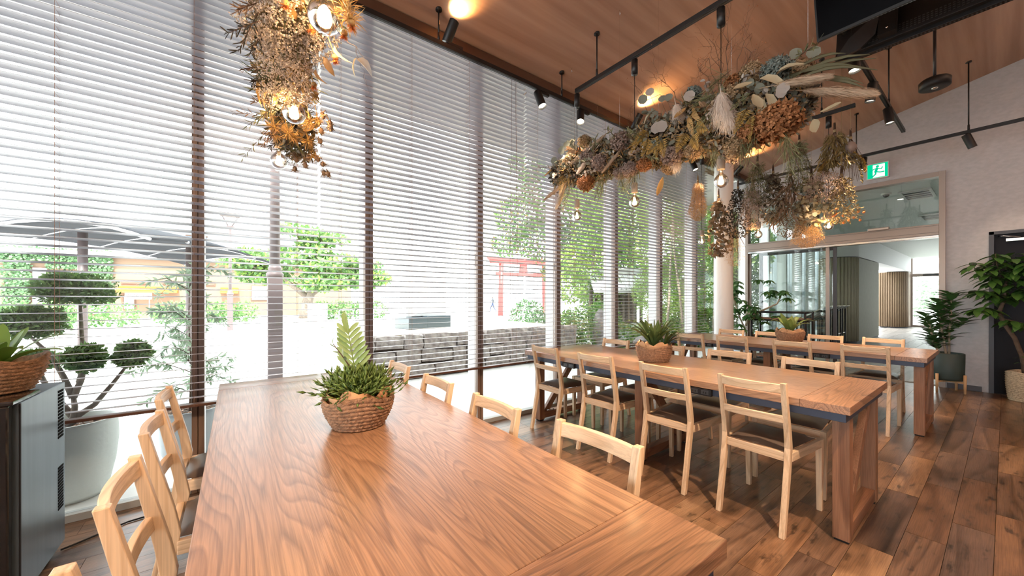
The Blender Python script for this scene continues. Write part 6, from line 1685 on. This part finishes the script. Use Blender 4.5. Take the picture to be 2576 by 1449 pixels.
ivy = MB()
for xa, xb, za, zb, n in [(-13, -6.6, 3.7, 4.5, 2200), (-11.1, -10.05, .2, 3.9, 1500), (-7.7, -6.6, 1.6, 3.9, 900), (-9.4, -7.6, 3.3, 3.9, 600)]:
    P = np.stack([rng.uniform(xa + 4, xb + 4, n), rng.normal(scale=.1, size=n) - .25, rng.uniform(za, zb, n)], 1)
    ivy.cards(P, rdir(n) + V3(0, 0, -.5), V3(0, -1, .2), .16, .13, T_DIA)
ivy.build('ivy', M['l_ivy'], BG, kind='stuff')
SG = empty('taxi_sign', (-4.98, 33.5, 0), 0, 'white sign board with red taxi lettering in Japanese under the orange awning', 'sign')
MB().box(-.62, .62, -.03, .03, 1.30, 1.72).build('board', bw2, SG); MB().cyl((-.5, 0, -.012), (-.5, 0, 1.3), .03, n=8).build('pole', M['chrome'], SG); MB().cyl((.5, 0, -.012), (.5, 0, 1.3), .03, n=8).build('pole', M['chrome'], SG)
tcu = bpy.data.curves.new('lettering', 'FONT'); tcu.body = 'タクシー'; tcu.size = .29; tcu.align_x = 'CENTER'; tcu.align_y = 'CENTER'; tcu.extrude = .004
to = bpy.data.objects.new('lettering', tcu); COL.objects.link(to); to.parent = SG; to.location = (0, -.036, 1.51); to.rotation_euler = (R(90), 0, 0)
tcu.materials.append(mat('red_letter', (.7, .05, .05), .6))
bpy.context.view_layer.update()
lme = bpy.data.meshes.new_from_object(to.evaluated_get(bpy.context.evaluated_depsgraph_get()))
lmx = to.location.copy(); bpy.data.objects.remove(to)
to = bpy.data.objects.new('lettering', lme); COL.objects.link(to); to.parent = SG; to.location = lmx; to.rotation_euler = (R(90), 0, 0)

# street tree, hedges
sb = []
for (cx, cy, cz, rx, ry, rz) in [(0, 0, 4.3, 3.2, 2.4, 1.1), (-2.2, .3, 3.4, 2.2, 1.8, .8), (2.3, 0, 3.6, 2.6, 2, 1.0), (.3, 0, 5.5, 2.2, 1.8, .8), (-3.4, 0, 3.9, 1.4, 1.2, .6), (1.2, -.5, 2.6, 2.0, 1.6, .6), (3.9, 0, 2.9, 1.6, 1.2, .6)]:
    for k in range(11):
        d_ = rdir(1)[0] * rng.uniform(.4, 1) * V3(rx, ry, rz); sb.append((cx + d_[0], cy + d_[1], cz + d_[2], rng.uniform(.55, 1.1), rng.uniform(.5, .9), rng.uniform(.16, .32)))
tree('street_tree', 3.9, 29.2, sb, M['l_tree'],
     [([(0, 0, -.05), (.1, 0, 1.0), (.5, 0, 2.2), (.6, 0, 3.8)], .42), ([(.2, 0, 1.4), (-1.2, 0, 2.6), (-2, 0, 3.4)], .2), ([(.3, 0, 1.6), (1.6, 0, 2.6), (2.4, 0, 3.5)], .2), ([(.5, 0, 2.4), (.8, 0, 4.0), (.6, 0, 5.4)], .14), ([(-1.2, 0, 2.6), (-2.6, 0, 3.2), (-3.6, 0, 3.8)], .1), ([(1.6, 0, 2.6), (3, 0, 2.7), (4, 0, 2.9)], .1)], 8200, .34, .22, 'spreading green street tree beyond the near lamp post', extra=M['l_lime'])
for (x, y, sx, lab) in [(-1.2, 27.0, 2.4, 'low clipped hedge left of the street tree trunk'), (6.2, 26.5, 2.6, 'low clipped hedge right of the street tree trunk'), (-6.6, 25.5, 3.0, 'low clipped hedge behind the pruned tree, before the ivy building')]:
    tree('low_hedge', x, y, [(k * sx / 3, 0, .55, sx / 3.2, .6, .62) for k in (-2, -1, 0, 1, 2)], M['l_tree'], [([(0, 0, 0), (0, 0, .3), (0, 0, .5)], .05)], 1900, .17, .12, lab, None, 'hedge')
bx = empty('white_box', (4.0, 25.0, 0), 0, 'small white utility box before the street tree', 'utility box')
MB().box(-.5, .5, -.3, .3, 0, 1.0).build('body', bw2, bx, bevel=.02); MB().box(-.54, .54, -.34, .34, 1.0, 1.06).build('lid', bw2, bx)
rl = empty('white_railing', (6.6, 24.0, 0), 0, 'low white pipe railing in front of the right hedge', 'railing')
for k in range(4):
    x = -1.6 + k * 1.0; MB().tube([(x, 0, 0), (x, 0, .6), (x + .06, 0, .66), (x + .74, 0, .66), (x + .8, 0, .6), (x + .8, 0, 0)], .03, 6).build('hoop', bw2, rl)

# stone retaining wall and raised bed
sm_ = mat('granite_block', (.20, .165, .155), .9, var=.6, col2=(.52, .48, .44), scale=11, bump=.7, bscale=16)
rw = MB().box(1.6, 6.1, 5.98, 6.5, -.02, .66).build('retaining_wall', mat('dark_wall_joint', (.12, .1, .09), .95)); rw['kind'] = 'structure'
def stone(w, h, d):
    b = bmesh.new(); bmesh.ops.create_cube(b, size=1)
    bmesh.ops.subdivide_edges(b, edges=b.edges, cuts=2, use_grid_fill=True)
    for v in b.verts:
        v.co = Vector((v.co.x * w, v.co.y * d, v.co.z * h))
        e = .86 if (abs(abs(v.co.x) - w / 2) < 1e-4) + (abs(abs(v.co.z) - h / 2) < 1e-4) + (abs(abs(v.co.y) - d / 2) < 1e-4) >= 2 else 1
        v.co = Vector((v.co.x * (1 - (1 - e) * .28), v.co.y * e, v.co.z * (1 - (1 - e) * .4))) + Vector(rng.normal(scale=.010, size=3))
    me = bpy.data.meshes.new('stone'); b.to_mesh(me); b.free(); me.materials.append(sm_); return me
for row, (z0, z1) in enumerate([(0, .22), (.22, .47), (.47, .72)]):
    x = 1.55 - row * .1
    while x < 6.05:
        w = rng.uniform(.28, .66); w = min(w, 6.15 - x + .05)
        if w < .2: break
        h = (z1 - z0) + rng.uniform(-.035, .045)
        piece(stone(w - .014, h - .012, .26), 'stone', rw, (x + w / 2, 5.95 + rng.uniform(-.02, .02), (z0 + z1) / 2 + rng.uniform(-.008, .008)), (0, R(rng.uniform(-2.5, 2.5)), R(rng.uniform(-2, 2))))
        x += w
bed = MB().box(1.6, 6.2, 6.3, 10.2, -.02, .69).build('raised_bed', mat('sandy_soil', (.66, .62, .50), .95, var=.1, scale=3)); bed['kind'] = 'structure'
MN = empty('stone_monument', (3.25, 7.5, .69), R(8), 'dark polished stone monument base with sloping white slab on the raised bed', 'monument')
dk = mat('dark_polished_granite', (.10, .13, .15), .2); wt = mat('white_marble', (.80, .80, .79), .5)
MB().box(-.52, -.1, -.3, .3, 0, .24).build('left_block', dk, MN, bevel=.005); MB().box(-.09, .5, -.28, .28, 0, .26).build('right_block', dk, MN, bevel=.005)
MB().add([(-.35, -.1, .26), (.5, -.1, .26), (.5, .2, .26), (-.35, .2, .26), (.1, -.1, .45), (.5, -.1, 1.7), (.5, .2, 1.7), (.1, .2, .45)], CUBE_F).build('white_slab', wt, MN)
MB().box(-.45, .1, -.05, .2, .24, 1.6).build('white_pillar', wt, MN, bevel=.01)

# red gate
TG = empty('shrine_gate', (16.2, 20.3, 0), 0, 'red wooden shrine gate seen through the blinds beyond the stone wall', 'gate')
red = mat('vermilion_paint', (.55, .055, .05), .5)
dirx = V3(4.6, -.75, 0); dirx /= np.linalg.norm(dirx)
def tp(s, t, z): return (dirx[0] * s - dirx[1] * t * 0 + 0, dirx[1] * s + t, z)
for s in (-1.72, 1.72):
    MB().tube([tp(s * 1.04, 0, -.012), tp(s, 0, 3.85)], [.19, .16], 16).build('pillar', red, TG)
    MB().tube([tp(s * 1.04, 0, -.012), tp(s * 1.04, 0, .2)], .24, 16).build('pillar_foot', M['planter_g'], TG)
def beam(s0, s1, z0, z1, d, name, up=0):
    lo = [tp(s0, -d, z0), tp(s1, -d, z0), tp(s1, d, z0), tp(s0, d, z0)]; hi = [tp(s0 - up, -d, z1), tp(s1 + up, -d, z1), tp(s1 + up, d, z1), tp(s0 - up, d, z1)]
    MB().hexa(lo, hi).build(name, red, TG)
beam(-2.5, 2.5, 3.72, 3.95, .16, 'lintel_beam', .04); beam(-2.6, 2.6, 3.955, 4.15, .2, 'top_beam', .1); beam(-2.1, 2.1, 2.92, 3.14, .10, 'tie_beam'); beam(-.3, .3, 3.14, 3.72, .09, 'centre_strut', -.06)

# walking person far away, one continuous figure
def person(loc, rz):
    e = empty('person', loc, rz, 'distant person walking in white top and blue trousers left of the red gate', 'person')
    me = bpy.data.meshes.new('body')
    J = {'pel': (0, 0, .92), 'belly': (0, 0, 1.1), 'chest': (.02, 0, 1.32), 'neck': (.03, 0, 1.47), 'head': (.06, 0, 1.58), 'crown': (.06, 0, 1.70),
         'shl': (.01, .18, 1.40), 'ell': (-.1, .22, 1.16), 'hal': (-.02, .22, .93), 'shr': (.01, -.18, 1.40), 'elr': (.12, -.22, 1.17), 'har': (.24, -.2, .98),
         'hil': (0, .09, .9), 'knl': (.2, .09, .52), 'anl': (.26, .09, .09), 'tol': (.40, .09, .04), 'hir': (0, -.09, .9), 'knr': (-.08, -.09, .5), 'anr': (-.34, -.09, .14), 'tor': (-.24, -.09, .03)}
    ks = list(J); E = [('pel', 'belly'), ('belly', 'chest'), ('chest', 'neck'), ('neck', 'head'), ('head', 'crown'), ('chest', 'shl'), ('shl', 'ell'), ('ell', 'hal'), ('chest', 'shr'), ('shr', 'elr'), ('elr', 'har'),
                      ('pel', 'hil'), ('hil', 'knl'), ('knl', 'anl'), ('anl', 'tol'), ('pel', 'hir'), ('hir', 'knr'), ('knr', 'anr'), ('anr', 'tor')]
    rad = dict(pel=.13, belly=.125, chest=.14, neck=.05, head=.095, crown=.07, shl=.06, ell=.042, hal=.035, shr=.06, elr=.042, har=.035, hil=.09, knl=.06, anl=.042, tol=.035, hir=.09, knr=.06, anr=.042, tor=.035)
    me.from_pydata([J[k] for k in ks], [(ks.index(a), ks.index(b_)) for a, b_ in E], [])
    o = bpy.data.objects.new('body', me); COL.objects.link(o); o.parent = e
    sk = o.modifiers.new('skin', 'SKIN'); me.skin_vertices.new() if not me.skin_vertices else None
    for i, k in enumerate(ks):
        me.skin_vertices[0].data[i].radius = (rad[k], rad[k]); me.skin_vertices[0].data[i].use_root = (k == 'pel')
    ss = o.modifiers.new('smooth', 'SUBSURF'); ss.levels = 1; ss.render_levels = 1
    m, t, b_ = nm('walker'); tc = t.nodes.new('ShaderNodeTexCoord'); sp = t.nodes.new('ShaderNodeSeparateXYZ'); cr = t.nodes.new('ShaderNodeValToRGB'); mr = t.nodes.new('ShaderNodeMapRange')
    mr.inputs[2].default_value = 1.75
    t.links.new(tc.outputs['Object'], sp.inputs[0]); t.links.new(sp.outputs[2], mr.inputs[0]); t.links.new(mr.outputs[0], cr.inputs[0]); t.links.new(cr.outputs[0], b_.inputs['Base Color'])
    cr.color_ramp.interpolation = 'CONSTANT'; ee = cr.color_ramp.elements
    ee[0].position = 0; ee[0].color = (.05, .05, .06, 1); ee[1].position = .05; ee[1].color = (.012, .026, .075, 1)
    for p, c in ((.54, (.06, .065, .075)), (.83, (.25, .15, .11)), (.94, (.01, .008, .006))):
        k = ee.new(p); k.color = rgb(c)
    me.materials.append(m)
person((21.2, 31.6, -.01), R(150))

# garden right of the wall: bushes, rock, shrine hut, bamboo grove
tree('garden_bush', 6.9, 6.3, [(0, 0, .55, .75, .55, .6), (.5, -.2, .75, .5, .45, .5), (-.4, .2, .5, .5, .4, .5), (.9, -.5, .35, .5, .4, .35)], M['l_dark'], [([(0, 0, -.02), (0, 0, .3), (0, 0, .6)], .04)], 5200, .07, .045, 'dense flowering green bush beside the end of the stone wall', None, 'bush', extra=M['l_lime'])
rkm = mat('grey_rock', (.22, .20, .19), .9, var=.4, scale=4, bump=.8, bscale=10)
def rock(c, r, lab):
    b = bmesh.new(); bmesh.ops.create_icosphere(b, subdivisions=3, radius=1)
    for v in b.verts:
        n_ = 1 + .16 * math.sin(3.1 * v.co.x + 2 * v.co.z + c[0]) + .12 * math.sin(4.3 * v.co.y + 1.7 * v.co.z)
        v.co = Vector((v.co.x * r[0], v.co.y * r[1], v.co.z * r[2])) * n_
    me = bpy.data.meshes.new('garden_rock'); b.to_mesh(me); b.free(); me.materials.append(rkm)
    for p in me.polygons: p.use_smooth = True
    o = bpy.data.objects.new('garden_rock', me); COL.objects.link(o); o.location = c; tag(o, lab, 'rock')
rock((7.1, 5.85, .32), (.25, .28, .62), 'tall upright grey garden rock right of the green bush')
rock((7.6, 5.0, .12), (.36, .3, .30), 'low grey garden rock under the shrine hut window')
SH = empty('shrine_hut', (10.0, 7.6, 0), R(-38), 'small wooden shrine hut with white ridged tile roof among the trees', 'shrine')
dw = mat('dark_shrine_wood', (.09, .065, .05), .7, var=.2, scale=6); tl = mat('pale_roof_tile', (.56, .57, .58), .6)
MB().box(-.75, .75, -.6, .6, -.02, .55).build('stone_plinth', M['planter_g'], SH, bevel=.02)
MB().box(-.5, .5, -.4, .4, .55, 1.55).build('wood_body', dw, SH)
for k in range(6): MB().box(-.46 + k * .17, -.40 + k * .17, -.43, -.40, .6, 1.5).build('lattice_bar', M['bark'], SH)
for s in (-1, 1):
    MB().hexa([(-.95, 0, 2.05), (.95, 0, 2.05), (.95, s * .95, 1.5), (-.95, s * .95, 1.5)][::s], [(-.95, 0, 2.15), (.95, 0, 2.15), (.95, s * .95, 1.6), (-.95, s * .95, 1.6)][::s]).build('roof_slope', tl, SH)
    for k in range(13): MB().tube([(-.9 + k * .15, 0, 2.16), (-.9 + k * .15, s * .96, 1.6)], .035, 6).build('roof_tile_row', tl, SH)
MB().box(-1.0, 1.0, -.1, .1, 2.12, 2.3).build('roof_ridge', tl, SH)
for (x, y) in ((-.6, -.5), (.6, -.5), (-.6, .5), (.6, .5)): MB().box(x - .04, x + .04, y - .04, y + .04, .55, 1.65).build('post', dw, SH)
fr_ = empty('branch_rail', (6.1, 4.55, 0), 0, 'low rustic rail of brown branches outside behind the middle table', 'railing')
MB().tube([(-1.3, .55, .34), (-.3, .1, .38), (.9, -.42, .44)], .035, 8).build('rail', M['bark_d'], fr_); MB().tube([(-1.2, .42, .26), (-.2, .02, .29), (.9, -.5, .33)], .03, 8).build('rail', M['bark'], fr_)
for q in (-.9, .1, .8): MB().cyl((q, .35 - .4 * q, -.012), (q, .35 - .4 * q, .42), .04, n=8).build('post', M['bark_d'], fr_)

tk = lambda h, r, lx=0, ly=0: [([(0, 0, -.03), (lx * .3, ly * .3, h * .4), (lx, ly, h)], r)]
tree('rust_tipped_tree', 9.6, 10.6, [(0, 0, 3.6, 1.3, 1.1, .9), (-1.1, .3, 4.4, 1.0, .8, .8), (.9, -.5, 4.6, 1.2, 1, .9), (0, 0, 5.6, 1.2, 1, .9), (1.0, 0, 3.0, .8, .7, .6), (-.6, .2, 6.4, .9, .8, .6), (1.4, -.8, 5.8, 1.1, 1, .9), (-1.6, .5, 3.3, .5, .5, .4), (.3, -.2, 2.3, .6, .5, .4)], M['l_dark'],
     tk(4.5, .14, .2), 9500, .13, .085, 'tall tree with rust tipped leaves rising behind the red gate', 'garden trees', extra=M['l_red'])
tree('garden_tree', 9.2, 8.1, [(0, 0, 2.6, 1.0, .9, .8), (.4, -.2, 3.6, 1.1, .9, .8), (-.6, .3, 1.7, .7, .6, .5), (.3, 0, 4.6, 1.0, .9, .8), (.6, -.4, 1.6, .6, .6, .5)], M['l_lime'], tk(3.6, .09, .3), 7500, .11, .06, 'lime green leafy tree left of the shrine hut', 'garden trees', extra=M['l_dark'])
tree('garden_tree', 9.9, 6.0, [(0, 0, 1.5, .9, .7, .9), (.2, 0, 2.8, .9, .8, .9), (0, 0, 4.1, .9, .8, .8), (.3, -.3, .7, .8, .6, .6)], M['l_lime'], tk(4, .05, .2, .1), 11000, .12, .035, 'tall lime bamboo clump right of the shrine hut', 'garden trees', bark='bark_p', tmpl=T_DIA)
tree('garden_tree', 11.1, 5.3, [(0, 0, 1.3, .9, .7, .9), (.2, 0, 2.6, .9, .8, .9), (0, 0, 3.9, .9, .8, .9), (-.3, .2, .5, .8, .6, .5), (.3, 0, 5.0, .9, .8, .8)], M['l_lime'], tk(4, .05, -.2), 12000, .12, .035, 'lime bamboo clump beside the last blind edge', 'garden trees', bark='bark_p', extra=M['l_dark'])
tree('garden_tree', 12.8, 5.0, [(0, 0, 1.2, 1.0, .8, 1.0), (.2, 0, 2.9, 1.0, .8, 1.0), (0, 0, 4.4, 1.0, .8, .9)], M['l_dark'], tk(4, .07), 9500, .13, .06, 'dark green tree behind the round white column', 'garden trees', extra=M['l_lime'])
tree('garden_tree', 12.0, 9.5, [(0, 0, 2.2, 1.6, 1.4, 1.6), (.6, 0, 4.4, 1.7, 1.4, 1.4), (0, 0, 6.2, 1.5, 1.3, 1.1)], M['l_dark'], tk(5, .16), 8000, .17, .11, 'broad dark tree far behind the shrine hut', 'garden trees', extra=M['l_lime'])
tree('garden_tree', 15.5, 7.5, [(0, 0, 2.2, 1.9, 1.5, 1.8), (.6, 0, 4.8, 1.9, 1.5, 1.6), (-1, .4, 6.4, 1.5, 1.3, 1.1)], M['l_dark'], tk(5, .16), 7500, .19, .12, 'broad dark tree deepest in the garden by the corridor', 'garden trees', extra=M['l_lime'])
tree('garden_bush', 8.7, 5.6, [(0, 0, .3, .6, .4, .4), (.7, -.2, .4, .5, .4, .45), (1.5, -.4, .35, .6, .4, .4)], M['l_lime'], [([(0, 0, -.02), (0, 0, .2), (0, 0, .4)], .03)], 3800, .08, .05, 'low bright green bush at the foot of the bamboo', None, 'bush', extra=M['l_dark'])
tree('garden_bush', 7.6, 9.3, [(0, 0, .7, .6, .5, .6), (.4, 0, .5, .5, .4, .4)], M['l_ivy'], [([(0, 0, -.02), (0, 0, .3), (0, 0, .6)], .03)], 1500, .09, .07, 'small pale green bush right of the red gate pillar foot', None, 'bush')
for k, (x, y, lx) in enumerate([(8.9, 5.3, .5), (9.5, 5.1, -.3), (10.3, 4.75, .35), (8.35, 5.55, .7)]):
    s = MB().tube([(0, 0, -.02), (lx * .4, 0, 1.0), (lx, .1, 2.6), (lx * 1.3, .1, 4.2)], [.035, .03, .024, .014], 8).build('bamboo_cane', M['bark_p'], None, loc=(x, y, 0)); tag(s, ['leaning pale bare trunk right of the shrine hut', 'slender pale cane in the middle of the bamboo', 'slender pale cane by the last blind', 'strongly leaning pale bare trunk in front of the shrine hut'][k], 'trunk')
sw = MB()
ws = empty('slat_screen', (12.5, 5.0, 0), 0, 'dark grey vertical board screen outside the corridor windows', 'fence')
bm_ = MB().box(-.09, .09, -.015, .015, 0, 3.6).mesh('board'); bm_.materials.append(mat('grey_board', (.25, .28, .31), .7, var=.15, scale=5, stretch=(3, 3, .2)))
for k in range(34): piece(bm_, 'board', ws, (1.5 + k * .21, -.2 + (k % 2) * .01, -.012))
MB().box(1.4, 8.6, -.165, -.135, .4, .5).build('rail', M['darkgrey'], ws)
eb = tree('end_garden_hedge', 30, 2.0, [(0, k * .9, 1.4, .8, .9, 1.2) for k in (-2, -1, 0, 1, 2)], M['l_willow'], [([(0, 0, 0), (0, 0, .4), (0, 0, .8)], .05)], 2400, .2, .12, 'pale green hedge beyond the door at the end of the corridor', None, 'hedge')
g2 = MB().box(25.7, 60, -12, YW + .03, -.3, -.012).build('ground', gm); g2['kind'] = 'structure'
bn = empty('garden_bench', (27.2, 1.95, -.01), R(90), 'pale metal garden bench outside the far corridor door', 'bench')
MB().box(-.6, .6, -.2, .2, .40, .44).build('seat', M['white'], bn); MB().box(-.6, .6, .17, .2, .5, .82).build('backrest', M['white'], bn)
for x in (-.55, .55):
    for y in (-.17, .17): MB().box(x - .025, x + .025, y - .025, y + .025, 0, .4).build('leg', M['white'], bn)
